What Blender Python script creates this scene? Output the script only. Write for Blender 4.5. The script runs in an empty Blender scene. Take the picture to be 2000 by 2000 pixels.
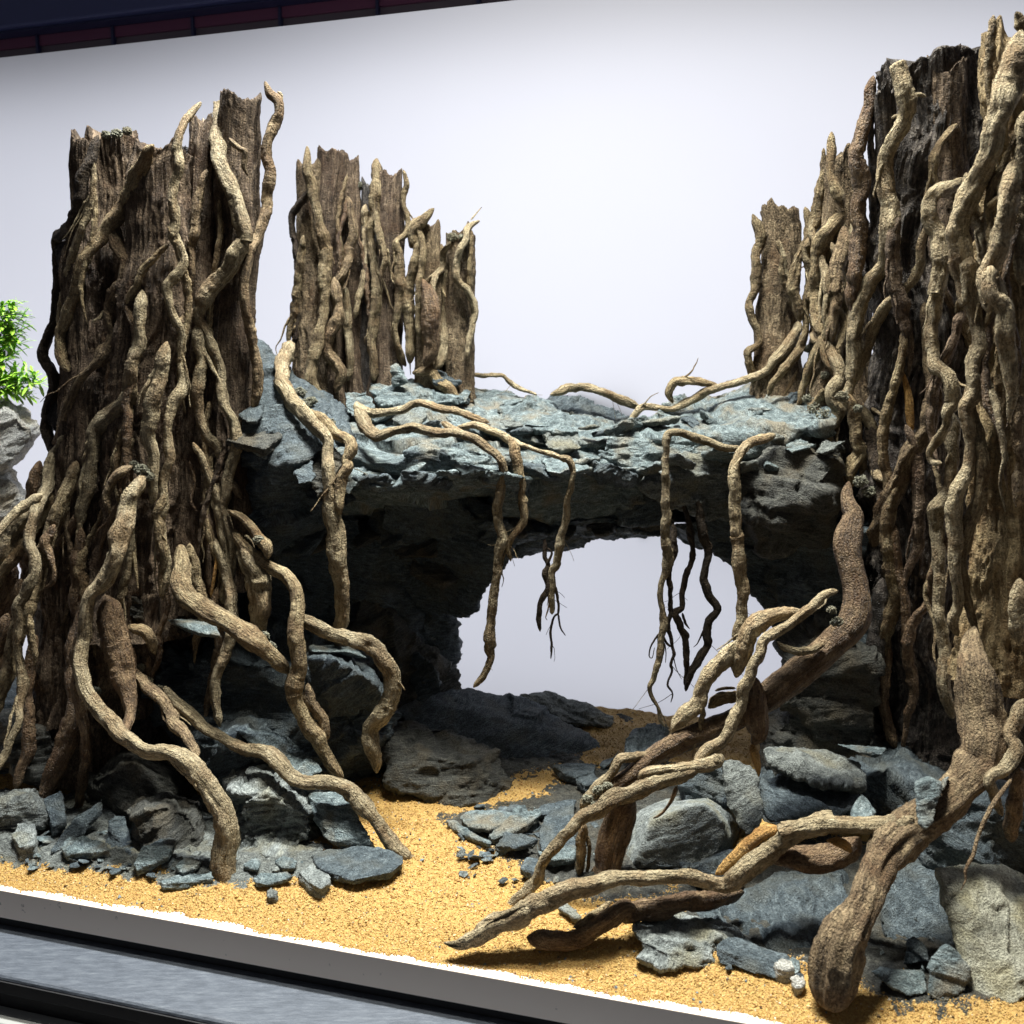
import bpy, bmesh, math, random
import numpy as np
from mathutils import Vector, Matrix
C = bpy.context.scene.collection
rng = np.random.default_rng(7)
random.seed(7)

# ---------------------------------------------------------------- camera
F, PIT, EYE = 1900.0, math.atan(260 / 1900.0), 0.364
CP, SP = math.cos(PIT), math.sin(PIT)
cam_d = bpy.data.cameras.new('camera')
cam = bpy.data.objects.new('camera', cam_d)
C.objects.link(cam)
cam.location = (0, 0, EYE)
cam.rotation_euler = (math.pi / 2 - PIT, 0, 0)
cam_d.sensor_width = 36.0
cam_d.lens = 36.0 * F / 2000.0
cam_d.clip_start, cam_d.clip_end = 0.02, 50
cam_d.dof.use_dof = True
cam_d.dof.focus_distance = 0.76
cam_d.dof.aperture_fstop = 13.0
bpy.context.scene.camera = cam
sc = bpy.context.scene
sc.render.resolution_x = sc.render.resolution_y = 1024

# ---------------------------------------------------------------- tank frame: s along the front edge, d into the tank
E2 = np.array([.9603, -.2789, 0.0]); N2 = np.array([.2789, .9603, 0.0]); O2 = np.array([0, .549, 0.0])
def T(s, d, z): return O2 + E2 * s + N2 * d + np.array([0, 0, z])
YAW = math.atan2(E2[1], E2[0])

# ---------------------------------------------------------------- world, light, exposure
w = bpy.data.worlds.new('World'); sc.world = w; w.use_nodes = True
bg = w.node_tree.nodes['Background']
bg.inputs[0].default_value = (.92, .92, 1.0, 1); bg.inputs[1].default_value = 0.085
sc.view_settings.view_transform = 'Standard'; sc.view_settings.look = 'None'
sc.view_settings.exposure = 0.0; sc.view_settings.gamma = 1.0
def lamp(name, s, d, z, sx, sy, power, color, spread, tilt=(0, 0)):
    l = bpy.data.lights.new(name, 'AREA'); l.shape = 'RECTANGLE'; l.size = sx; l.size_y = sy
    l.energy = power; l.color = color; l.spread = math.radians(spread)
    o = bpy.data.objects.new(name, l); C.objects.link(o); o.location = T(s, d, z)
    o.rotation_euler = (math.radians(tilt[0]), math.radians(tilt[1]), YAW); return o
lamp('aquarium_and_fill_light', .03, .17, 1.20, .24, .04, 11.0, (1.0, .97, .87), 106, (-14, 0))
lamp('aquarium_and_fill_light', -.27, .19, 1.20, .24, .04, 6.0, (.96, .98, 1.0), 104, (-16, 0))
lamp('aquarium_and_fill_light', -.05, .03, 1.18, 0.30, .04, 3.8, (1.0, .97, .88), 112, (2, 0))  # front fill lamp, added to brighten the trunk fronts

# the lit box behind the frosted back panel: it ends below the panel's upper edge
bl = lamp('panel_backlight', -.25, .500, .339, 2.5, .708, 8.7, (.86, .885, 1.0), 180)
bl.rotation_euler = (math.radians(-90), 0, YAW)

# ---------------------------------------------------------------- helpers
CROP = {'A': (0, 0), 'B': (500, 0), 'D': (0, 400), 'E': (500, 400), 'F': (1000, 600), 'G': (1500, 500), 'H': (0, 900),
        'I': (500, 900), 'J': (1000, 1000), 'K': (1500, 1000), 'L': (0, 1400), 'M': (400, 1350), 'N': (850, 1450),
        'O': (1200, 1450), 'Q': (1500, 1500)}
CROP = {k: (v[0], v[1], 500 / 1932) for k, v in CROP.items()}
CROP['C'] = (1400, 0, 600 / 1932); CROP['Z'] = (0, 0, 2000 / 1932); CROP['P'] = (0, 0, 1.0)
CROP['V'] = (0, 540, 150 / 644); CROP['W'] = (900, 1200, 500 / 1932); CROP['X'] = (1400, 1300, 600 / 1932)
def raydir(px, py):
    x = (px - 1000) / F; y = -(py - 1000) / F
    return np.array([x, CP + y * SP, -SP + y * CP])
def P(px, py, Y):                                # a point of the photograph at distance Y ahead of the camera
    d = raydir(px, py); return np.array([0, 0, EYE]) + d * (Y / d[1])
def scale_at(px, py, Y): return Y / raydir(px, py)[1] / F       # metres per pixel there
def sand_h(x, y, noise=True):
    d = x * N2[0] + (y - .549) * N2[1]
    t = np.clip(d / .05, 0, 1)
    return -.001 + .011 * t * t * (3 - 2 * t) + .040 * np.clip(d - .02, 0, 1)
def ground_hit(px, py):
    d = raydir(px, py); Y = .6
    for _ in range(30):
        p = np.array([0, 0, EYE]) + d * (Y / d[1])
        h = sand_h(p[0], p[1]); Y = .5 * Y + .5 * (EYE - h) / (-d[2] / d[1])
    return Y
def toks(s):
    crop = None; out = []
    for t in s.split():
        if t in CROP: crop = t; continue
        if t[0] == 'o': out.append(('o', float(t[1:]))); continue
        v = t.split(','); x0, y0, k = CROP[crop]
        px = x0 + float(v[0]) * k; py = y0 + float(v[1]) * k
        rest = []
        for a in v[2:]: rest.append(a if a == 'g' else float(a))
        out.append((px, py, k, rest))
    return out

# ---- vector noise
_perm = rng.permutation(256); _perm = np.concatenate([_perm, _perm])
_g = rng.normal(size=(256, 3)); _g /= np.linalg.norm(_g, axis=1)[:, None]
_rot = np.linalg.qr(np.random.default_rng(5).normal(size=(3, 3)))[0]
def pn(p):
    p = np.asarray(p, float) @ _rot; i = np.floor(p).astype(int); f = p - i; i &= 255
    u = f * f * f * (f * (f * 6 - 15) + 10); r = 0
    for dx in (0, 1):
        wx = u[:, 0] if dx else 1 - u[:, 0]; a = _perm[(i[:, 0] + dx) & 255]
        for dy in (0, 1):
            wy = u[:, 1] if dy else 1 - u[:, 1]; b = _perm[a + ((i[:, 1] + dy) & 255)]
            for dz in (0, 1):
                wz = u[:, 2] if dz else 1 - u[:, 2]; h = _perm[b + ((i[:, 2] + dz) & 255)]
                g = _g[h]
                r = r + wx * wy * wz * (g[:, 0] * (f[:, 0] - dx) + g[:, 1] * (f[:, 1] - dy) + g[:, 2] * (f[:, 2] - dz))
    return r * 1.5
def fbm(p, o=3, lac=2.05, gain=.5):
    r = 0; a = 1
    for k in range(o): r = r + a * pn(p * lac ** k + 17.3 * k); a *= gain
    return r
def ridged(p, o=3):
    r = 0; a = 1
    for k in range(o): r = r + a * (1 - 2 * np.abs(pn(p * 2.1 ** k + 9.1 * k))); a *= .5
    return r

# ---- object making
def link_mesh(name, v, faces, mat, parent=None, gc=None, col=None, smooth=True, loc=None):
    """v (n,3) world space; faces: (m,4) or (m,3) array, or a list of arrays"""
    v = np.asarray(v, float)
    if loc is None:
        loc = np.array(parent['base']) if parent is not None else np.array([*v[:, :2].mean(0), v[:, 2].min()])
    me = bpy.data.meshes.new(name)
    fl = faces if isinstance(faces, list) else [faces]
    idx = np.concatenate([f.ravel() for f in fl]); tot = np.concatenate([np.full(len(f), f.shape[1]) for f in fl])
    me.vertices.add(len(v)); me.vertices.foreach_set('co', (v - loc).astype(np.float32).ravel())
    me.loops.add(len(idx)); me.loops.foreach_set('vertex_index', idx.astype(np.int32))
    me.polygons.add(len(tot)); st = np.concatenate([[0], np.cumsum(tot)[:-1]])
    me.polygons.foreach_set('loop_start', st.astype(np.int32))
    me.polygons.foreach_set('use_smooth', np.full(len(tot), smooth))
    if gc is not None:
        a = me.attributes.new('gc', 'FLOAT_VECTOR', 'POINT'); a.data.foreach_set('vector', np.asarray(gc, np.float32).ravel())
    if col is not None:
        a = me.attributes.new('tone', 'FLOAT', 'POINT'); a.data.foreach_set('value', np.asarray(col, np.float32))
    me.update(calc_edges=True); me.validate()
    me.materials.append(mat)
    o = bpy.data.objects.new(name, me); C.objects.link(o)
    if parent is not None: o.parent = parent
    else: o.location = loc
    return o
def tag(o, label=None, cat=None, group=None, kind=None):
    if label: o['label'] = label
    if cat: o['category'] = cat
    if group: o['group'] = group
    if kind: o['kind'] = kind
    return o
def thing(name, label, cat, base, group=None):
    o = bpy.data.objects.new(name, None); C.objects.link(o); o.location = base; o['base'] = [float(a) for a in base]
    o.empty_display_size = .02
    return tag(o, label, cat, group)
def box(name, corner_s, corner_d, corner_z, mat, parent=None, bevel=0.0):
    bm = bmesh.new(); vs = []
    for z in corner_z:
        for d in corner_d:
            for s in corner_s: vs.append(bm.verts.new(T(s, d, z)))
    for f in ((0, 1, 3, 2), (4, 6, 7, 5), (0, 4, 5, 1), (2, 3, 7, 6), (0, 2, 6, 4), (1, 5, 7, 3)): bm.faces.new([vs[i] for i in f])
    bmesh.ops.recalc_face_normals(bm, faces=bm.faces)
    if bevel: bmesh.ops.bevel(bm, geom=list(bm.edges), offset=bevel, segments=3, affect='EDGES', profile=.5)
    loc = Vector(parent['base']) if parent is not None else Vector(T(sum(corner_s) / 2, sum(corner_d) / 2, corner_z[0]))
    bmesh.ops.translate(bm, verts=bm.verts, vec=-loc)
    me = bpy.data.meshes.new(name); bm.to_mesh(me); bm.free(); me.materials.append(mat)
    o = bpy.data.objects.new(name, me); C.objects.link(o)
    if parent is not None: o.parent = parent
    else: o.location = loc
    return o

# ---------------------------------------------------------------- materials
def nt(name):
    m = bpy.data.materials.new(name); m.use_nodes = True; t = m.node_tree; b = t.nodes['Principled BSDF']
    def N(ty, **kw):
        n = t.nodes.new(ty)
        for k, v in kw.items(): setattr(n, k, v)
        return n
    return m, t, b, N
def ramp(t, n, stops):
    e = n.color_ramp.elements
    while len(e) < len(stops): e.new(.5)
    for el, (p, c) in zip(e, stops): el.position = p; el.color = (*c, 1) if len(c) == 3 else c
def simple(name, col, rough=.5, spec=.5):
    m, t, b, N = nt(name); b.inputs['Base Color'].default_value = (*col, 1); b.inputs['Roughness'].default_value = rough
    b.inputs['Specular IOR Level'].default_value = spec; return m
def wood(name, dark, mid, light, grain=.14, scale=900, crack=.55, rough=.8, bumpd=.0022, fine=1.0):
    m, t, b, N = nt(name); L = t.links.new
    at = N('ShaderNodeAttribute', attribute_name='gc'); oi = N('ShaderNodeObjectInfo')
    off = N('ShaderNodeVectorMath', operation='SCALE'); L(oi.outputs['Random'], off.inputs[3]); off.inputs[0].default_value = (3, 5, 7)
    add = N('ShaderNodeVectorMath', operation='ADD'); L(at.outputs['Vector'], add.inputs[0]); L(off.outputs[0], add.inputs[1])
    mp = N('ShaderNodeMapping'); mp.inputs['Scale'].default_value = (1, 1, grain); L(add.outputs[0], mp.inputs['Vector'])
    n1 = N('ShaderNodeTexNoise'); n1.inputs['Scale'].default_value = scale; n1.inputs['Detail'].default_value = 5; n1.inputs['Roughness'].default_value = .62
    L(mp.outputs[0], n1.inputs['Vector'])
    n2 = N('ShaderNodeTexNoise'); n2.inputs['Scale'].default_value = 85; n2.inputs['Detail'].default_value = 6; n2.inputs['Roughness'].default_value = .7; L(add.outputs[0], n2.inputs['Vector'])
    n3 = N('ShaderNodeTexNoise'); n3.inputs['Scale'].default_value = 700 * fine; n3.inputs['Detail'].default_value = 3; L(add.outputs[0], n3.inputs['Vector'])
    mx = N('ShaderNodeMix', data_type='FLOAT'); mx.inputs[0].default_value = .52
    L(n1.outputs['Fac'], mx.inputs[2]); L(n2.outputs['Fac'], mx.inputs[3])
    cr = N('ShaderNodeValToRGB'); ramp(t, cr, [(.36, dark), (.49, mid), (.62, light)]); L(mx.outputs[0], cr.inputs[0])
    vo = N('ShaderNodeTexVoronoi', feature='DISTANCE_TO_EDGE'); vo.inputs['Scale'].default_value = 260 * fine
    mpv = N('ShaderNodeMapping'); mpv.inputs['Scale'].default_value = (1, 1, max(.12, grain * 1.6)); L(add.outputs[0], mpv.inputs['Vector'])
    wn = N('ShaderNodeTexNoise'); wn.inputs['Scale'].default_value = 300; L(add.outputs[0], wn.inputs['Vector'])
    wv = N('ShaderNodeVectorMath', operation='MULTIPLY_ADD'); wv.inputs[1].default_value = (.006, .006, .006); L(wn.outputs['Color'], wv.inputs[0]); L(mpv.outputs[0], wv.inputs[2])
    L(wv.outputs[0], vo.inputs['Vector'])
    vr = N('ShaderNodeValToRGB'); ramp(t, vr, [(.0, (.45, .45, .45)), (.10, (1, 1, 1))]); L(vo.outputs['Distance'], vr.inputs[0])
    n4 = N('ShaderNodeTexNoise'); n4.inputs['Scale'].default_value = 34; n4.inputs['Detail'].default_value = 5; n4.inputs['Roughness'].default_value = .65; L(add.outputs[0], n4.inputs['Vector'])
    r4 = N('ShaderNodeValToRGB'); ramp(t, r4, [(.47, (0, 0, 0)), (.64, (.75, .75, .75))]); L(n4.outputs['Fac'], r4.inputs[0])
    m4 = N('ShaderNodeMix', data_type='RGBA'); L(r4.outputs[0], m4.inputs[0]); L(cr.outputs[0], m4.inputs[6])
    m4.inputs[7].default_value = (mid[0] * .62, mid[1] * .50, mid[2] * .42, 1)
    # bark specks
    sp = N('ShaderNodeValToRGB'); ramp(t, sp, [(.33, (crack, crack, crack)), (.46, (1, 1, 1))]); L(n3.outputs['Fac'], sp.inputs[0])
    mu = N('ShaderNodeMix', data_type='RGBA', blend_type='MULTIPLY'); mu.inputs[0].default_value = 1
    L(m4.outputs[2], mu.inputs[6]); L(sp.outputs[0], mu.inputs[7])
    mv = N('ShaderNodeMix', data_type='RGBA', blend_type='MULTIPLY'); mv.inputs[0].default_value = .75
    L(mu.outputs[2], mv.inputs[6]); L(vr.outputs[0], mv.inputs[7]); mu = mv
    # piece to piece tone
    mr = N('ShaderNodeMapRange'); mr.inputs['To Min'].default_value = .78; mr.inputs['To Max'].default_value = 1.18; L(oi.outputs['Random'], mr.inputs['Value'])
    vm = N('ShaderNodeVectorMath', operation='SCALE'); L(mu.outputs[2], vm.inputs[0]); L(mr.outputs[0], vm.inputs[3])
    L(vm.outputs[0], b.inputs['Base Color'])
    s0 = N('ShaderNodeMath', operation='ADD'); L(n1.outputs['Fac'], s0.inputs[0]); L(n3.outputs['Fac'], s0.inputs[1])
    s = N('ShaderNodeMath', operation='MULTIPLY_ADD'); L(vr.outputs[0], s.inputs[0]); s.inputs[1].default_value = .5; L(s0.outputs[0], s.inputs[2])
    bu = N('ShaderNodeBump'); bu.inputs['Strength'].default_value = 1; bu.inputs['Distance'].default_value = bumpd; L(s.outputs[0], bu.inputs['Height'])
    L(bu.outputs[0], b.inputs['Normal']); b.inputs['Roughness'].default_value = rough; b.inputs['Specular IOR Level'].default_value = .3
    return m
def stone(name, dark, mid, light, patch, strat=3.6, rough=.62, bumpd=.0022):
    m, t, b, N = nt(name); L = t.links.new
    at = N('ShaderNodeAttribute', attribute_name='gc'); oi = N('ShaderNodeObjectInfo')
    off = N('ShaderNodeVectorMath', operation='SCALE'); L(oi.outputs['Random'], off.inputs[3]); off.inputs[0].default_value = (3, 5, 7)
    add = N('ShaderNodeVectorMath', operation='ADD'); L(at.outputs['Vector'], add.inputs[0]); L(off.outputs[0], add.inputs[1])
    mp = N('ShaderNodeMapping'); mp.inputs['Scale'].default_value = (1, .7, strat); L(add.outputs[0], mp.inputs['Vector'])
    n1 = N('ShaderNodeTexNoise'); n1.inputs['Scale'].default_value = 150; n1.inputs['Detail'].default_value = 10; n1.inputs['Roughness'].default_value = .76
    L(mp.outputs[0], n1.inputs['Vector'])
    n2 = N('ShaderNodeTexNoise'); n2.inputs['Scale'].default_value = 38; n2.inputs['Detail'].default_value = 5; L(add.outputs[0], n2.inputs['Vector'])
    n3 = N('ShaderNodeTexNoise'); n3.inputs['Scale'].default_value = 900; n3.inputs['Detail'].default_value = 3; L(add.outputs[0], n3.inputs['Vector'])
    cr = N('ShaderNodeValToRGB'); ramp(t, cr, [(.32, dark), (.5, mid), (.68, light)]); L(n1.outputs['Fac'], cr.inputs[0])
    pr = N('ShaderNodeValToRGB'); ramp(t, pr, [(.50, (0, 0, 0)), (.68, (.8, .8, .8))]); L(n2.outputs['Fac'], pr.inputs[0])
    mu = N('ShaderNodeMix', data_type='RGBA'); L(pr.outputs[0], mu.inputs[0]); L(cr.outputs[0], mu.inputs[6]); mu.inputs[7].default_value = (*patch, 1)
    dr = N('ShaderNodeMapRange'); dr.inputs['From Min'].default_value = .3; dr.inputs['From Max'].default_value = .7; dr.inputs['To Min'].default_value = .5; dr.inputs['To Max'].default_value = 1.5
    L(n3.outputs['Fac'], dr.inputs['Value'])
    vm = N('ShaderNodeVectorMath', operation='SCALE'); L(mu.outputs[2], vm.inputs[0]); L(dr.outputs[0], vm.inputs[3])
    L(vm.outputs[0], b.inputs['Base Color'])
    s = N('ShaderNodeMath', operation='MULTIPLY_ADD'); L(n3.outputs['Fac'], s.inputs[0]); s.inputs[1].default_value = .7; L(n1.outputs['Fac'], s.inputs[2])
    bu = N('ShaderNodeBump'); bu.inputs['Distance'].default_value = bumpd * 2; L(s.outputs[0], bu.inputs['Height'])
    L(bu.outputs[0], b.inputs['Normal']); b.inputs['Roughness'].default_value = rough; b.inputs['Specular IOR Level'].default_value = .35
    return m
M = {}
M['root'] = wood('root_bark', (.085, .058, .034), (.25, .19, .105), (.45, .375, .225), .075, 800, .58)
M['root_pale'] = wood('pale_bare_root', (.13, .097, .058), (.33, .27, .165), (.51, .44, .295), .075, 700, .66)
M['root_brown'] = wood('brown_root', (.055, .036, .022), (.175, .115, .066), (.33, .235, .135), .12, 700, .5, .55)
M['root_dark'] = wood('dark_silhouette_root', (.015, .011, .008), (.05, .036, .024), (.11, .08, .05), .2, 800, .5)  # backlit, shaded roots; their darkness is put into the bark colour
M['trunk'] = wood('weathered_trunk', (.034, .024, .017), (.125, .09, .061), (.31, .235, .16), .05, 700, .5, .85, .0016)
M['trunk_bark'] = wood('rough_trunk_bark', (.055, .04, .025), (.20, .15, .093), (.40, .315, .20), .3, 520, .35, .9, .0022)
M['trunk_black'] = wood('charcoal_shade_trunk', (.016, .015, .015), (.07, .062, .056), (.23, .205, .18), .035, 520, .6, .6, .0018)  # charcoal wood; its black also imitates shade in gaps and hollows
M['trunk_pale'] = wood('pale_fibrous_trunk', (.17, .12, .06), (.36, .27, .14), (.50, .39, .22), .035, 600, .7, .8, .0016)
M['trunk_grey'] = wood('dark_grey_trunk', (.014, .013, .013), (.065, .056, .05), (.24, .21, .175), .03, 560, .6, .6, .0020)
M['root_mid'] = wood('mid_brown_root', (.055, .038, .024), (.20, .145, .085), (.38, .295, .175), .075, 700, .52)
M['cut'] = wood('orange_bare_wood', (.30, .16, .05), (.50, .29, .09), (.62, .40, .15), .1, 600, .8, .7)
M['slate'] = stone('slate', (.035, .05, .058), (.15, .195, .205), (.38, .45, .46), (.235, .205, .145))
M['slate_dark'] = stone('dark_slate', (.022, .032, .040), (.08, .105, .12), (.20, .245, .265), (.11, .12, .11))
M['stone'] = stone('grey_stone', (.045, .052, .052), (.16, .178, .17), (.33, .36, .34), (.19, .18, .125), 3.0, .75)
M['stone_pale'] = stone('pale_stone', (.07, .08, .08), (.235, .265, .26), (.42, .46, .45), (.27, .26, .18), 2.5, .75)
M['stone_brown'] = stone('brownish_stone', (.022, .024, .023), (.07, .073, .066), (.16, .16, .138), (.105, .088, .058), 4.0, .75)
M['filler'] = stone('crumbly_filler', (.12, .115, .085), (.25, .25, .19), (.38, .38, .29), (.26, .22, .14), 1.0, .9)
M['stone_lit'] = stone('lamplit_pale_stone', (.16, .16, .125), (.40, .40, .32), (.60, .60, .49), (.36, .33, .2), 2.0, .8)  # pale stone; the lamp light falling on it is put into the colour
M['stone_white'] = stone('pale_background_stone', (.22, .22, .20), (.50, .50, .46), (.68, .68, .62), (.5, .42, .28), 2.0, .8)
def sand_mat(name, bump):
    m, t, b, N = nt(name); L = t.links.new
    at = N('ShaderNodeAttribute', attribute_name='tone'); tc = N('ShaderNodeTexCoord')
    n = N('ShaderNodeTexNoise'); n.inputs['Scale'].default_value = 750; n.inputs['Detail'].default_value = 4; L(tc.outputs['Object'], n.inputs['Vector'])
    cr = N('ShaderNodeValToRGB')
    ramp(t, cr, [(.0, (.15, .07, .025)), (.25, (.31, .17, .055)), (.6, (.47, .31, .10)), (.85, (.54, .40, .18)), (1.0, (.62, .58, .50))])
    if bump:
        L(n.outputs['Fac'], cr.inputs[0])
        bu = N('ShaderNodeBump'); bu.inputs['Distance'].default_value = .0022; L(n.outputs['Fac'], bu.inputs['Height']); L(bu.outputs[0], b.inputs['Normal'])
    else: L(at.outputs['Fac'], cr.inputs[0])
    L(cr.outputs[0], b.inputs['Base Color']); b.inputs['Roughness'].default_value = .6
    b.inputs['Specular IOR Level'].default_value = .3
    return m
M['sand'] = sand_mat('sand_bed', True); M['grain'] = sand_mat('sand_grain', False)
# ---------------------------------------------------------------- setting
def white_mat(name, col, spots, emit=0.0):
    m, t, b, N = nt(name); L = t.links.new; tc = N('ShaderNodeTexCoord')
    n = N('ShaderNodeTexNoise'); n.inputs['Scale'].default_value = 160; n.inputs['Detail'].default_value = 3; L(tc.outputs['Object'], n.inputs['Vector'])
    cr = N('ShaderNodeValToRGB'); ramp(t, cr, [(.24, tuple(c * .45 for c in col)), (.30, col)]); L(n.outputs['Fac'], cr.inputs[0])
    if spots: L(cr.outputs[0], b.inputs['Base Color'])
    else: b.inputs['Base Color'].default_value = (*col, 1)
    b.inputs['Roughness'].default_value = .55
    if emit: b.inputs['Emission Color'].default_value = (.93, .93, 1, 1); b.inputs['Emission Strength'].default_value = emit
    return m
def panel_mat():
    m, t, b, N = nt('frosted_white_panel'); L = t.links.new; out = t.nodes['Material Output']; t.nodes.remove(b)
    tc = N('ShaderNodeTexCoord'); n = N('ShaderNodeTexNoise'); n.inputs['Scale'].default_value = 5; n.inputs['Detail'].default_value = 5; L(tc.outputs['Object'], n.inputs['Vector'])
    mr = N('ShaderNodeMapRange'); mr.inputs['To Min'].default_value = .86; mr.inputs['To Max'].default_value = .94; L(n.outputs['Fac'], mr.inputs['Value'])
    d = N('ShaderNodeBsdfDiffuse'); d.inputs['Color'].default_value = (.36, .365, .41, 1)
    tr = N('ShaderNodeBsdfTranslucent'); L(mr.outputs[0], tr.inputs['Color'])
    mx = N('ShaderNodeMixShader'); mx.inputs[0].default_value = .5; L(d.outputs[0], mx.inputs[1]); L(tr.outputs[0], mx.inputs[2]); L(mx.outputs[0], out.inputs['Surface']); return m
M['wall'] = panel_mat()
M['board'] = white_mat('white_board', (.90, .78, .67), True)
M['black'] = simple('black_mat', (.006, .006, .008), .7)
M['navy'] = simple('navy_fascia', (.035, .042, .11), .5)
M['navy_dark'] = simple('dark_navy_rail', (.012, .014, .045), .5)
M['maroon'] = simple('maroon_panel', (.085, .022, .05), .6)
M['umber'] = simple('umber_panel', (.06, .045, .055), .6)
def stand_mat():
    m, t, b, N = nt('black_painted_top'); L = t.links.new; tc = N('ShaderNodeTexCoord')
    mp = N('ShaderNodeMapping'); mp.inputs['Scale'].default_value = (22, 120, 120); L(tc.outputs['Object'], mp.inputs['Vector'])
    n = N('ShaderNodeTexNoise'); n.inputs['Scale'].default_value = 3; n.inputs['Detail'].default_value = 8; n.inputs['Roughness'].default_value = .75; L(mp.outputs[0], n.inputs['Vector'])
    cr = N('ShaderNodeValToRGB'); ramp(t, cr, [(.30, (.035, .044, .058)), (.52, (.07, .083, .105)), (.68, (.11, .127, .15)), (.82, (.34, .35, .35))]); L(n.outputs['Fac'], cr.inputs[0])
    L(cr.outputs[0], b.inputs['Base Color']); b.inputs['Roughness'].default_value = .55
    bu = N('ShaderNodeBump'); bu.inputs['Distance'].default_value = .0006; L(n.outputs['Fac'], bu.inputs['Height']); L(bu.outputs[0], b.inputs['Normal'])
    return m
M['stand'] = stand_mat()
M['lip'] = simple('worn_edge', (.30, .31, .30), .5)

def plane_hit(px, py, d):                       # ray with the plane at depth d into the tank -> (s, z)
    r = raydir(px, py); o = np.array([0, 0, EYE]) - O2
    t = (d - o @ N2) / (r @ N2); p = np.array([0, 0, EYE]) + r * t
    return (p - O2) @ E2, p[2]
WD = .435
wz = plane_hit(1000, 1, WD)[1]
o = link_mesh('back_panel', [T(-1.6, WD, -.02), T(1.1, WD, -.02), T(1.1, WD, wz), T(-1.6, WD, wz)], np.array([[0, 1, 2, 3]]), M['wall'], smooth=False); tag(o, kind='structure')
o = box('base_board', (-1.3, .75), (0, WD - .002), (-.0215, 0), M['board'], bevel=.0006)
tag(o, 'white base board under the sand, its edge along the front', 'base board')
o = box('foam_mat', (-1.3, .75), (.004, WD - .004), (-.0295, -.0217), M['black']); tag(o, 'thin black foam mat pressed under the white board', 'mat')
st = thing('aquarium_stand', 'dark scratched stand top with a worn front edge under the board', 'stand', T(-.2, .2, -.30))
box('stand_top', (-1.4, .85), (-.046, WD + .05), (-.044, -.0297), M['stand'], st, .003)
box('stand_edge', (-1.4, .85), (-.0475, -.0465), (-.041, -.033), M['black'], st)
box('stand_front', (-1.4, .85), (-.040, WD + .04), (-.30, -.0445), M['black'], st)
box('trim', (-1.4, .85), (-.056, -.0405), (-.060, -.056), M['lip'], st, .001)
# dark shelf behind the panel, seen above its edge
SD = .75
za = plane_hit(0, 78, SD)[1]; zlow = plane_hit(0, 150, SD)[1]; zmid = plane_hit(0, 97, SD)[1]
fx = thing('wall_shelf', 'dark shelf with maroon panels seen above the white back panel', 'shelf', T(-.4, SD, zlow - .1))
cuts = [plane_hit(x, y, SD)[0] for x, y in ((-90, 100), (75, 85), (222, 70), (378, 50), (548, 30), (738, 8), (935, -10), (1140, -30))]
for a, b in zip(cuts[:-1], cuts[1:]):
    box('panel', (a + .002, b - .002), (SD, SD + .01), (zmid, za), M['maroon'], fx)
    box('board', (a + .002, b - .002), (SD + .003, SD + .013), (zlow - .1, zmid - .001), M['umber'], fx)
for a in cuts: box('divider', (a - .0019, a + .0019), (SD - .004, SD + .012), (zlow - .1, za), M['navy_dark'], fx)
zb = plane_hit(0, 62, SD - .02)[1]; zc = plane_hit(0, -120, SD)[1]
box('rail', (-2.4, 1.6), (SD - .02, SD + .02), (za + .001, zb), M['navy_dark'], fx)
box('fascia', (-2.4, 1.6), (SD - .03, SD + .02), (zb + .001, zc), M['navy'], fx, .004)

# sand bed: a sheet with its own ragged front edge
sg = np.arange(-.62, .46, .0032); dg = np.linspace(0, 1, 130)
S, Dn = np.meshgrid(sg, dg)
edge = .007 + .0045 * fbm(np.stack([sg * 40, sg * 0, sg * 0 + 3], 1), 3) + .003 * fbm(np.stack([sg * 8, sg * 0, sg * 0 + 9], 1), 2)
edge = np.maximum(edge, .0015)
Dd = edge[None] + (WD - .003 - edge[None]) * Dn ** 1.3
xy = O2[None, None] + E2 * S[..., None] + N2 * Dd[..., None]
hz = sand_h(xy[..., 0], xy[..., 1])
q = np.stack([S.ravel() * 45, Dd.ravel() * 45, S.ravel() * 0], 1)
hz = hz + ((.0026 * fbm(q, 3) + .0012 * fbm(q * 4, 2)) * np.clip((Dd.ravel() - edge[None].repeat(len(dg), 0).ravel()) / .03, 0, 1)).reshape(hz.shape)
hz[0] = .0003; hz = np.maximum(hz, .0003)
xy[..., 2] = hz
ny, nx = S.shape; ii = np.arange(ny * nx).reshape(ny, nx)
quads = np.stack([ii[:-1, :-1], ii[:-1, 1:], ii[1:, 1:], ii[1:, :-1]], -1).reshape(-1, 4)
tag(link_mesh('sand', xy.reshape(-1, 3), quads, M['sand']), kind='structure')
def sand_z(x, y):                                # height of the sand sheet incl. its unevenness
    s = (x - O2[0]) * E2[0] + (y - O2[1]) * E2[1]; d = (x - O2[0]) * N2[0] + (y - O2[1]) * N2[1]
    qq = np.stack([s * 45, d * 45, s * 0], 1)
    return np.maximum(sand_h(x, y) + (.0026 * fbm(qq, 3) + .0012 * fbm(qq * 4, 2)) * np.clip((d - .007) / .03, 0, 1), .0004)
_oct = np.array([[1, 0, 0], [-1, 0, 0], [0, 1, 0], [0, -1, 0], [0, 0, 1], [0, 0, -1]], float)
_octf = np.array([[0, 2, 4], [2, 1, 4], [1, 3, 4], [3, 0, 4], [2, 0, 5], [1, 2, 5], [3, 1, 5], [0, 3, 5]])
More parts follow.
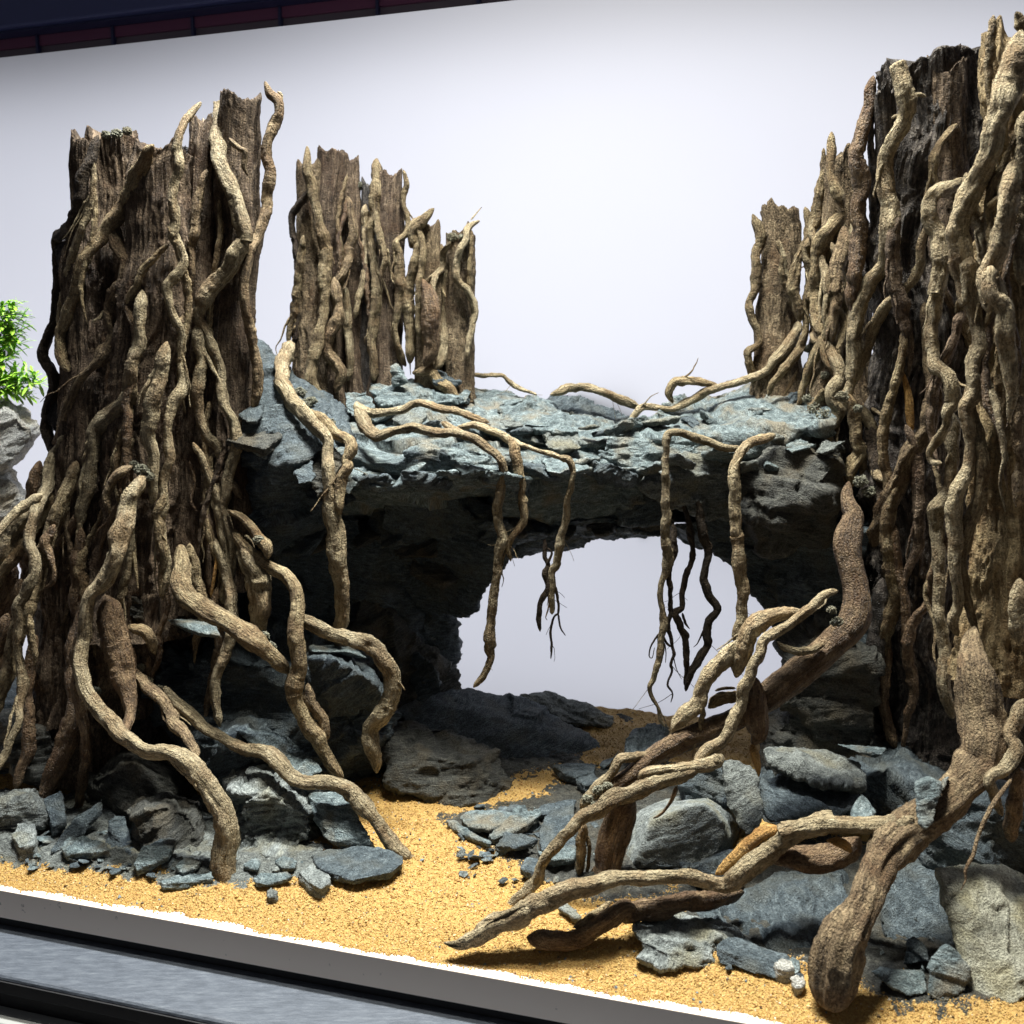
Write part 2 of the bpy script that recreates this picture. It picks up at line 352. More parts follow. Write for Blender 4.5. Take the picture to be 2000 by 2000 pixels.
def grains(name, n, srange, drange, size, seed, mat='grain'):
    r = np.random.default_rng(seed)
    s = r.uniform(*srange, n); d = r.uniform(0, 1, n) ** 1.15 * (drange[1] - drange[0]) + drange[0]
    e = np.interp(s, sg, edge)
    keep = d > e - .004 * r.random(n) ** 3
    s, d = s[keep], d[keep]; n = len(s)
    x = O2[0] + E2[0] * s + N2[0] * d; y = O2[1] + E2[1] * s + N2[1] * d
    z = sand_z(x, y); rad = size * r.lognormal(0, .33, n)
    base = r.normal(size=(n, 6, 1)) * .16 + 1
    v = _oct[None] * base * rad[:, None, None] * r.uniform(.7, 1.2, (n, 1, 3))
    qn = r.normal(size=(n, 4)); qn /= np.linalg.norm(qn, axis=1)[:, None]; w_, x_, y_, z_ = qn.T
    R = np.stack([1 - 2 * (y_**2 + z_**2), 2 * (x_*y_ - z_*w_), 2 * (x_*z_ + y_*w_), 2 * (x_*y_ + z_*w_), 1 - 2 * (x_**2 + z_**2), 2 * (y_*z_ - x_*w_),
                  2 * (x_*z_ - y_*w_), 2 * (y_*z_ + x_*w_), 1 - 2 * (x_**2 + y_**2)], 1).reshape(n, 3, 3)
    v = np.einsum('nij,nkj->nki', R, v)
    v += np.stack([x, y, z + rad * .25], 1)[:, None]
    f = (_octf[None] + 6 * np.arange(n)[:, None, None]).reshape(-1, 3)
    tone = np.repeat(np.clip(r.normal(.52, .17, n), 0, 1), 6)
    return link_mesh(name, v.reshape(-1, 3), f, M[mat], col=tone, smooth=False)
tag(grains('sand_grains', 150000, (-.60, .30), (.001, .17), .0005, 3), kind='stuff')
tag(grains('sand_grains', 30000, (-.25, .28), (.17, .43), .0006, 4), kind='stuff')
tag(grains('grit', 900, (-.60, .30), (.006, .30), .0008, 8, 'slate_dark'), kind='stuff')
tag(grains('wood_crumbs', 500, (-.60, .30), (.006, .30), .0009, 9, 'root_brown'), kind='stuff')

# ---------------------------------------------------------------- wood builders
def catmull(p, step):
    p = np.asarray(p, float)
    if len(p) == 2: p = np.stack([p[0], (p[0] + p[1]) / 2, p[1]])
    a = np.vstack([2 * p[0] - p[1], p, 2 * p[-1] - p[-2]]); out = []
    for i in range(1, len(a) - 2):
        L = np.linalg.norm(a[i + 1, :3] - a[i, :3]); n = max(2, int(L / step)); t = np.linspace(0, 1, n, endpoint=False)[:, None]
        p0, p1, p2, p3 = a[i - 1], a[i], a[i + 1], a[i + 2]
        out.append(.5 * (2 * p1 + (p2 - p0) * t + (2 * p0 - 5 * p1 + 4 * p2 - p3) * t ** 2 + (3 * p1 - p0 - 3 * p2 + p3) * t ** 3))
    out.append(a[-2][None]); return np.vstack(out)
_seed = [0]
def tube(name, pts, mat, parent, rough=1.0, cut=False, flat=.8, end=False):
    """pts: (n,4) xyz + radius"""
    _seed[0] += 1; sd = _seed[0] * 3.71; r = np.random.default_rng(_seed[0])
    pts = np.asarray(pts, float); rm = pts[:, 3].mean()
    c = catmull(pts, max(.0009, rm * .16)); p = c[:, :3]; rad = np.maximum(c[:, 3], .0002)
    seg = np.linalg.norm(np.diff(p, axis=0), axis=1); s = np.concatenate([[0], np.cumsum(seg)]); n = len(p)
    # gentle waver of the line
    wv = np.stack([pn(np.stack([s / (rm * 4), s * 0 + sd + k * 7, s * 0], 1)) for k in range(3)], 1)
    wv = wv + .35 * np.stack([pn(np.stack([s / (rm * 2.6), s * 0 + sd + 50 + k * 7, s * 0], 1)) for k in range(3)], 1)
    p = p + wv * rad[:, None] * .36 * rough * np.clip(np.minimum(s, s[-1] - s) / (3 * rm), 0, 1)[:, None]
    tn = np.gradient(p, axis=0); tn /= np.linalg.norm(tn, axis=1)[:, None] + 1e-12
    u = np.zeros_like(tn); a = np.cross(tn[0], [0, 1, .1]); a /= np.linalg.norm(a) + 1e-9; u[0] = a
    for i in range(1, n):
        b = u[i - 1] - tn[i] * (u[i - 1] @ tn[i]); u[i] = b / (np.linalg.norm(b) + 1e-9)
    v = np.cross(tn, u)
    K = int(np.clip(rm / .00035, 8, 30)); th = np.linspace(0, 2 * math.pi, K, endpoint=False)
    cs, sn = np.cos(th), np.sin(th)
    TH, SS = np.meshgrid(th, s)
    rr = rm
    q = np.stack([np.cos(TH).ravel() * .9, np.sin(TH).ravel() * .9, SS.ravel() / (rr * 5.5)], 1) + sd
    m = 1 + rough * (.27 * fbm(q, 2))                                                # bulges
    q2 = np.stack([np.cos(TH).ravel() * 2.6, np.sin(TH).ravel() * 2.6, SS.ravel() / (rr * 6.5)], 1) + sd
    m += rough * .25 * ridged(q2, 2) - .17 * rough                                    # long ridges
    q3 = np.stack([np.cos(TH).ravel() * 1.9, np.sin(TH).ravel() * 1.9, SS.ravel() / (rr * .7)], 1) + sd * 2
    m += rough * .11 * fbm(q3, 3)                                                    # knobbly bark
    m = m.reshape(n, K)
    # knots and pits
    nk = r.poisson(s[-1] / (rr * 6))
    for _ in range(nk):
        s0, t0 = r.uniform(0, s[-1]), r.uniform(0, 2 * math.pi); am = r.choice([-.32, .26, -.38]); w_ = r.uniform(.45, .9)
        dth = (TH - t0 + math.pi) % (2 * math.pi) - math.pi
        m += rough * am * np.exp(-((SS - s0) / (rr * w_)) ** 2 - (dth / (w_ * .8)) ** 2)
    m = np.clip(m, .4, 1.7)
    # ends
    for i0, sg_ in ((0, 1), (n - 1, -1)):
        ds = np.abs(s - s[i0]); R0 = rad[i0] * (.8 if (cut and i0 == 0) or (end and i0) else 2.6)
        cap = np.clip(ds / (R0 + 1e-9), 0, 1); shp = np.clip(.12 + .88 * (1 - (1 - cap) ** 2) ** .75, 0, 1)
        if cut and i0 == 0: shp = np.clip(.72 + .28 * cap * 3, 0, 1)
        m *= shp[:, None]
    ph = r.uniform(0, 6.28); fl = 1 - (1 - flat) * (np.cos(2 * (TH - ph)) * .5 + .5)
    R = rad[:, None] * m * fl
    V = p[:, None] + u[:, None] * (R * cs)[..., None] + v[:, None] * (R * sn)[..., None]
    gc = np.stack([R * cs, R * sn, np.repeat(s[:, None], K, 1)], -1)
    ii = np.arange(n * K).reshape(n, K); jj = np.roll(ii, -1, 1)
    quads = np.stack([ii[:-1], jj[:-1], jj[1:], ii[1:]], -1).reshape(-1, 4)
    V = np.vstack([V.reshape(-1, 3), p[0] - tn[0] * rad[0] * .05, p[-1] + tn[-1] * rad[-1] * .05]); gc = np.vstack([gc.reshape(-1, 3), [[0, 0, 0]], [[0, 0, s[-1]]]])
    c0, c1 = n * K, n * K + 1
    tris = np.vstack([np.stack([jj[0], ii[0], np.full(K, c0)], 1), np.stack([ii[-1], jj[-1], np.full(K, c1)], 1)])
    return link_mesh(name, V, [quads, tris], mat, parent, gc=gc)
def column(name, top, bot, mat, parent, Yt, Yb=None, flat=.9, groove=.14, gk=3.2, broken=.02, lean=0, lump=.1, splinter=1.0):
    """an upright piece of trunk: top / bot = (px, py, half width px)"""
    _seed[0] += 1; sd = _seed[0] * 5.13; r = np.random.default_rng(_seed[0] + 999)
    Yb = Yb or Yt
    a = P(bot[0], bot[1], Yb); b = P(top[0], top[1], Yt)
    ra = bot[2] * scale_at(bot[0], bot[1], Yb); rb = top[2] * scale_at(top[0], top[1], Yt)
    Ln = np.linalg.norm(b - a); n = max(40, int(Ln / .0018)); K = int(np.clip(2 * math.pi * max(ra, rb) / .0011, 48, 220))
    t = np.linspace(0, 1, n); th = np.linspace(0, 2 * math.pi, K, endpoint=False); TH, TT = np.meshgrid(th, t)
    ax = a + (b - a) * t[:, None]; rm = (ra + rb) / 2
    wob = np.stack([pn(np.stack([t * Ln / .05, t * 0 + sd, t * 0], 1)), pn(np.stack([t * Ln / .05, t * 0 + sd + 9, t * 0], 1)), t * 0], 1) * rm * .2
    ax = ax + wob
    rad = ra + (rb - ra) * t ** .8; rad = rad * (1 + .25 * np.exp(-t / .10))
    cx, cy = np.cos(TH).ravel(), np.sin(TH).ravel(); zz = TT.ravel() * Ln
    kf = max(1.0, rm / .012)
    tw = .6 * pn(np.stack([zz / .08, zz * 0 + sd, zz * 0], 1))
    cx2, cy2 = np.cos(TH.ravel() + tw * .25), np.sin(TH.ravel() + tw * .25)
    m = 1 + lump * 1.1 * fbm(np.stack([cx * .8, cy * .8, zz / .06], 1) + sd, 2)
    ga = groove * np.clip(1 + 1.5 * fbm(np.stack([cx * 1.1, cy * 1.1, zz / .045], 1) + sd + 31, 2), .1, 2.3)
    zz = zz + .02 * pn(np.stack([cx * 2, cy * 2, zz / .03], 1) + sd)
    m += ga * (ridged(np.stack([cx2 * gk * kf * .5, cy2 * gk * kf * .5, zz / .11], 1) + sd, 2) - .45)
    m += ga * .45 * ridged(np.stack([cx2 * gk * kf * 1.7, cy2 * gk * kf * 1.7, zz / .09], 1) + sd + 4, 2) - ga * .3
    m += .07 * fbm(np.stack([cx * 5, cy * 5, zz / .010], 1) + sd, 3)
    m = np.clip(m, .45, 1.6).reshape(n, K)
    # broken top: every strand ends at its own height
    e = pn(np.stack([np.cos(th) * 1.2, np.sin(th) * 1.2, th * 0 + sd], 1)) * broken
    e += splinter * broken * .32 * pn(np.stack([np.cos(th) * 2.6, np.sin(th) * 2.6, th * 0 + sd], 1)) + .0016 * fbm(np.stack([np.cos(th) * 7, np.sin(th) * 7, th * 0 + sd], 1), 2)
    e = e - e.max() * .6
    top_s = np.clip((TT - .85) / .15, 0, 1) ** 1.5
    R = rad[:, None] * m
    X = ax[:, None, 0] + R * np.cos(TH); Yy = ax[:, None, 1] + R * np.sin(TH) * flat; Z = ax[:, None, 2] + top_s * e[None]
    V = np.stack([X, Yy, Z], -1); gc = np.stack([R * np.cos(TH), R * np.sin(TH), TT * Ln], -1)
    rings, gcs = [V], [gc]
    # the broken face inside the rim
    for k, (sc_, dz) in enumerate(((.86, -.0015), (.6, -.004), (.3, -.005))):
        ctr = ax[-1]; Rk = R[-1] * sc_
        ck = np.stack([ctr[0] + Rk * np.cos(th), ctr[1] + Rk * np.sin(th) * flat, ctr[2] + e * sc_ + dz + broken * .25 * pn(np.stack([np.cos(th) * 6 * sc_, np.sin(th) * 6 * sc_, th * 0 + sd + k], 1))], 1)
        rings.append(ck[None]); gcs.append(np.stack([np.cos(th) * .002, th * .001, Rk * 3], 1)[None])
    V = np.concatenate(rings); gc = np.concatenate(gcs); nn = len(V)
    ii = np.arange(nn * K).reshape(nn, K); jj = np.roll(ii, -1, 1)
    quads = np.stack([ii[:-1], jj[:-1], jj[1:], ii[1:]], -1).reshape(-1, 4)
    V = np.vstack([V.reshape(-1, 3), V[-1].mean(0)]); gc = np.vstack([gc.reshape(-1, 3), [[0, 0, 0]]])
    tris = np.stack([ii[-1], jj[-1], np.full(K, nn * K)], 1)
    COLS.setdefault(parent.name, []).append((top, bot, Yt, Yb, flat))
    return link_mesh(name, V, [quads, tris], mat, parent, gc=gc)
COLS = {}
def surf(stump, px, py):
    """distance of the front of a stump's columns behind this pixel"""
    best = None; near = None
    for top, bot, Yt, Yb, flat in COLS[stump]:
        t = np.clip((py - bot[1]) / (top[1] - bot[1]), 0, 1)
        x = bot[0] + (top[0] - bot[0]) * t; hw = bot[2] + (top[2] - bot[2]) * t ** .8; Yc = Yb + (Yt - Yb) * t
        uu = (px - x) / hw
        if abs(uu) < 1:
            y = Yc - hw * Yc / F * flat * math.sqrt(1 - uu * uu) * 1.1
            if best is None or y < best: best = y
        k = abs(uu)
        if near is None or k < near[0]: near = (k, Yc)
    return best if best is not None else near[1]
def trace(spec, stump=None, Y=None):
    """turns a traced line (pixels and radius) into points and radii in the scene"""
    off = 0; raw = []
    for t in toks(spec):
        if t[0] == 'o': off = t[1] / 100; continue
        raw.append((*t, off))
    n = len(raw); ys = [None] * n
    for i, (px, py, k, rest, of) in enumerate(raw):
        if len(rest) > 1: ys[i] = ground_hit(px, py + rest[0] * k * .6) if rest[1] == 'g' else rest[1] / 100
    known = [i for i in range(n) if ys[i] is not None]
    if known:
        f = np.interp(range(n), known, [ys[i] for i in known])
        if stump:                                # before the first given distance the line follows the trunk
            for i in range(known[0]): f[i] = surf(stump, raw[i][0], raw[i][1]) - raw[i][3][0] * raw[i][2] * .9 / F * .8 - .0055
    elif stump: f = np.array([surf(stump, a[0], a[1]) - a[3][0] * a[2] * .9 / F * .8 - .0055 for a in raw])
    else: f = np.full(n, Y)
    f = np.array(f, float) - np.array([a[4] for a in raw])
    if n > 3:
        for _ in range(2):
            g = f.copy(); g[1:-1] = .25 * f[:-2] + .5 * f[1:-1] + .25 * f[2:]; f = g
    out = []
    for (px, py, k, rest, of), y in zip(raw, f):
        out.append([*P(px, py, y), rest[0] * k * scale_at(px, py, y)])
    return np.array(out)
def root(spec, mat, parent, stump=None, Y=None, rough=1.0, name='root', cut=False, end=False):
    pts = trace(spec, stump, Y); o = tube(name, pts, M[mat], parent, rough, cut, end=end)
    if rough >= 1 and len(pts) > 5 and pts[:, 3].mean() > .0022:
        r = np.random.default_rng(_seed[0] * 13 + 5)
        for _ in range(r.integers(0, 3)):
            i = r.integers(1, len(pts) - 2); st_ = pts[i, :3].copy(); dr = pts[i + 1, :3] - pts[i, :3]; dr /= np.linalg.norm(dr) + 1e-9
            side = np.array([r.choice([-1, 1]) * r.uniform(.5, 1.1), -r.uniform(.05, .35), -r.uniform(0, .4)]); q = []
            Ln = r.uniform(.018, .05); r0 = pts[i, 3] * r.uniform(.28, .5)
            for f in np.linspace(0, 1, 6):
                q.append([*(st_ + dr * Ln * f + side * Ln * .55 * (f - .45 * f * f) + r.normal(size=3) * .0012 * f), r0 * (1 - .8 * f)])
            tube('rootlet', q, M[mat], parent, 1.0)
    if name == 'strand' and len(pts) > 5:            # hair fine side fibres
        r = np.random.default_rng(_seed[0] * 7 + 1)
        for _ in range(r.integers(1, 5)):
            i = r.integers(len(pts) // 2, len(pts) - 1); q = [[*pts[i, :3], .0003]]; dv = np.array([r.normal() * .6, r.normal() * .3, -1.0])
            for f in range(5): dv = dv + r.normal(size=3) * .35; q.append([*(np.array(q[-1][:3]) + dv * r.uniform(.0015, .0045)), .00028 - .00004 * f])
            tube('fibre', q, M[mat], parent, .3)
    return o
def filler(parent, spec, n=260):
    """crumbs of glue and dust packed into a joint: crop x,y,r,Y(cm)"""
    _seed[0] += 1; r = np.random.default_rng(_seed[0]); V_, F_ = [], []
    for px, py, k, rest in toks(spec):
        y = rest[1] / 100 if len(rest) > 1 else surf(parent.name, px, py) - .004
        c = P(px, py, y + .003); R = .72 * rest[0] * k * scale_at(px, py, y)
        for _ in range(n):
            d_ = r.normal(size=3); d_ *= R * r.random() ** .4 / np.linalg.norm(d_) * np.array([1, .6, .8]); a = r.uniform(.0004, .0013)
            q = np.linalg.qr(r.normal(size=(3, 3)))[0]; k0 = len(V_) * 6
            V_.append((_oct * r.uniform(.6, 1.3, (6, 1)) * a) @ q + c + d_); F_.append(_octf + k0)
    V_ = np.vstack(V_); o = link_mesh('filler', V_, np.vstack(F_), M['filler'], parent, gc=V_, smooth=False); o['kind'] = 'stuff'; return o

# ---------------------------------------------------------------- stone builders
def remesh(bm, voxel):
    me = bpy.data.meshes.new('tmp'); bm.to_mesh(me); bm.free()
    o = bpy.data.objects.new('tmp', me); C.objects.link(o)
    md = o.modifiers.new('r', 'REMESH'); md.mode = 'VOXEL'; md.voxel_size = voxel
    dg_ = bpy.context.evaluated_depsgraph_get(); ev = o.evaluated_get(dg_); em = ev.to_mesh()
    v = np.empty(len(em.vertices) * 3, np.float32); em.vertices.foreach_get('co', v)
    nrm = np.empty(len(em.vertices) * 3, np.float32); em.vertices.foreach_get('normal', nrm)
    lt = np.empty(len(em.polygons), np.int32); em.polygons.foreach_get('loop_total', lt)
    li = np.empty(len(em.loops), np.int32); em.loops.foreach_get('vertex_index', li)
    ev.to_mesh_clear(); bpy.data.objects.remove(o); bpy.data.meshes.remove(me)
    st_ = np.concatenate([[0], np.cumsum(lt)[:-1]])
    fq = np.array([li[a:a + 4] for a, l in zip(st_, lt) if l == 4]).reshape(-1, 4); ft = np.array([li[a:a + 3] for a, l in zip(st_, lt) if l == 3]).reshape(-1, 3)
    fl = [f for f in (fq, ft) if len(f)]
    return v.reshape(-1, 3).astype(float), nrm.reshape(-1, 3).astype(float), fl
hsh2 = np.random.default_rng(3).normal(size=64)
def hull_stone(name, pts, mat, parent=None, strat=None, chips=4, rough=1.0, step=.011, res=70, lay=1.0):
    """a faceted stone: the hull of pts with chipped corners, split layers and a rough skin"""
    _seed[0] += 1; sd = _seed[0] * 7.7; r = np.random.default_rng(_seed[0] + 77)
    pts = np.asarray(pts, float); ctr = pts.mean(0)
    for _ in range(chips):
        u = r.normal(size=3); u /= np.linalg.norm(u); pr = (pts - ctr) @ u; mx = pr.max(); lim = mx * r.uniform(.84, .97)
        bm = bmesh.new(); [bm.verts.new(p) for p in pts]; bmesh.ops.convex_hull(bm, input=bm.verts)
        bmesh.ops.bisect_plane(bm, geom=bm.verts[:] + bm.edges[:] + bm.faces[:], plane_co=ctr + u * lim, plane_no=u, clear_outer=True)
        pts = np.array([v.co[:] for v in bm.verts if v.link_faces]); bm.free()
    bm = bmesh.new(); [bm.verts.new(p) for p in pts]; g = bmesh.ops.convex_hull(bm, input=bm.verts)
    bmesh.ops.delete(bm, geom=[v for v in bm.verts if not v.link_faces], context='VERTS')
    size = np.ptp(pts, axis=0).max(); thin = np.ptp(pts, axis=0).min()
    v, nr, fl = remesh(bm, max(.0011, min(size / res, .0026)))
    if strat is None: strat = (r.normal() * .3, r.normal() * .3, 1)
    k = np.asarray(strat, float); k /= np.linalg.norm(k)
    a = np.cross(k, [1, .3, .2]); a /= np.linalg.norm(a); b = np.cross(k, a)
    g = np.stack([v @ a, v @ b, v @ k], 1)
    S_ = size
    d = .012 * S_ * fbm(v / (S_ * .38) + sd, 3) * rough
    # cleaved layers: each sheet of the stone ends a little further in or out
    wv = .22 * step * fbm(np.stack([g[:, 0], g[:, 1], g[:, 2]], 1) / (.045) + sd, 3)
    for st_, am in ((step, .34), (step * .37, .18)):
        c_ = (g[:, 2] + wv) / st_; i0 = np.floor(c_); fr = c_ - i0; fr = np.clip((fr - .5) / .16 + .5, 0, 1)
        def hsh(i): return pn(np.stack([i * 1.37 + sd, g[:, 0] / .05, g[:, 1] / .05], 1))
        d += lay * am * st_ * 1.6 * (hsh(i0) * (1 - fr) + hsh(i0 + 1) * fr)
    for cnt, sl, cl in ((18, .11, .03), (110, .11, .010)):
        cs_ = v[r.integers(0, len(v), cnt)]; gd = r.normal(size=(cnt, 3)); gd /= np.linalg.norm(gd, axis=1)[:, None]
        w_ = v + .04 * S_ * fbm(v / (S_ * .15) + sd, 2)[:, None]; best = np.full(len(v), 1e9); pick = np.zeros(len(v), int)
        for c0 in range(cnt):
            dd = ((w_ - cs_[c0]) @ a) ** 2 + ((w_ - cs_[c0]) @ b) ** 2 + 3 * ((w_ - cs_[c0]) @ k) ** 2; mk = dd < best; best[mk] = dd[mk]; pick[mk] = c0
        d += rough * np.clip(sl * ((v - cs_[pick]) * gd[pick]).sum(1) + .004 * S_ * (hsh2[pick % 64]), -cl * S_, cl * S_)
    ax_ = np.stack([g[:, 0] / .012, g[:, 1] / .012, g[:, 2] / .004], 1)
    d += .0015 * rough * fbm(ax_ + sd, 3)
    d -= .0016 * rough * np.clip(ridged(v / .03 + sd, 2) - 1.15, 0, 1)
    d = np.clip(d, -.3 * thin, .3 * thin)
    v = v + nr * d[:, None]
    return link_mesh(name, v, fl, mat, parent, gc=g)
def pts_of(spec):
    """explicit hull points: crop x,y,Y(cm)"""
    return np.array([P(px, py, ground_hit(px, py) if r[0] == 'g' else r[0] / 100) for px, py, k, r in toks(spec)])
def boulder_pts(spec, Yf, Yb, lean=.5, shrink=.72):
    """a solid from its outline: front facets at Yf, back at Yb; the top leans back"""
    o_ = np.array([(px, py) for px, py, k, r in toks(spec)]); c = o_.mean(0)
    y0, y1 = o_[:, 1].min(), o_[:, 1].max(); tp = (y1 - o_[:, 1]) / (y1 - y0)
    Ym = Yf + (Yb - Yf) * (.18 + lean * tp)
    out = [P(a, b, y) for (a, b), y in zip(o_, Ym)]
    for (a, b), t in zip(o_, tp):
        out.append(P(c[0] + (a - c[0]) * shrink, c[1] + (b - c[1]) * shrink + (y1 - y0) * .06, Yf + (Yb - Yf) * .12 * t))
        out.append(P(c[0] + (a - c[0]) * .8, c[1] + (b - c[1]) * .8 + (y1 - y0) * .05, Yb))
    return np.array(out)
def chip_pts(spec, thick, lift=0.0, tilt=(0, 0), Y=None):
    """a flat flake lying on the sand (or at Y): outline seen from the camera"""
    o_ = [(px, py) for px, py, k, r in toks(spec)]
    g = np.array([P(px, py, ground_hit(px, py)) for px, py in o_])
    c = g.mean(0)
    for p in g: p[2] += lift + tilt[0] * (p[0] - c[0]) + tilt[1] * (p[1] - c[1])
    gb = g.copy(); gb[:, 2] -= thick; gb[:, :2] = c[:2] + (gb[:, :2] - c[:2]) * .93
    return np.vstack([g, gb])
# ---------------------------------------------------------------- left stump
def roots(parent, stump, rows):
    for i_, row in enumerate(rows):
        mat, spec = row[0], row[1]
        if mat == 'root_pale': mat = ('root_pale', 'root', 'root_pale', 'root_pale', 'root')[(i_ * 7 + len(spec)) % 5]
        elif mat == 'root': mat = ('root', 'root_pale', 'root_mid')[(i_ * 5 + len(spec)) % 3]
        kw = row[2] if len(row) > 2 else {}
        root(spec, mat, parent, stump, **kw)
LS = thing('driftwood_stump', 'tall brown stump wrapped in climbing roots, left of the stone bridge', 'driftwood', P(260, 1560, .80))
n_ = LS.name
column('trunk', (300, 330, 120), (250, 1450, 165), M['trunk_black'], LS, .85, flat=.5, broken=.03)
column('trunk', (174, 262, 28), (168, 1500, 84), M['trunk'], LS, .815, broken=.016)
column('trunk', (222, 258, 44), (210, 1380, 100), M['trunk'], LS, .83, broken=.014)
column('trunk', (322, 278, 56), (268, 1230, 92), M['trunk'], LS, .80, broken=.016, groove=.1)
column('trunk', (398, 225, 22), (372, 1190, 50), M['trunk'], LS, .81, .80, broken=.016)
column('trunk', (472, 182, 38), (436, 1150, 46), M['trunk'], LS, .812, .80, broken=.01, groove=.1)
column('trunk', (350, 290, 30), (345, 1150, 60), M['trunk_black'], LS, .825, broken=.01)
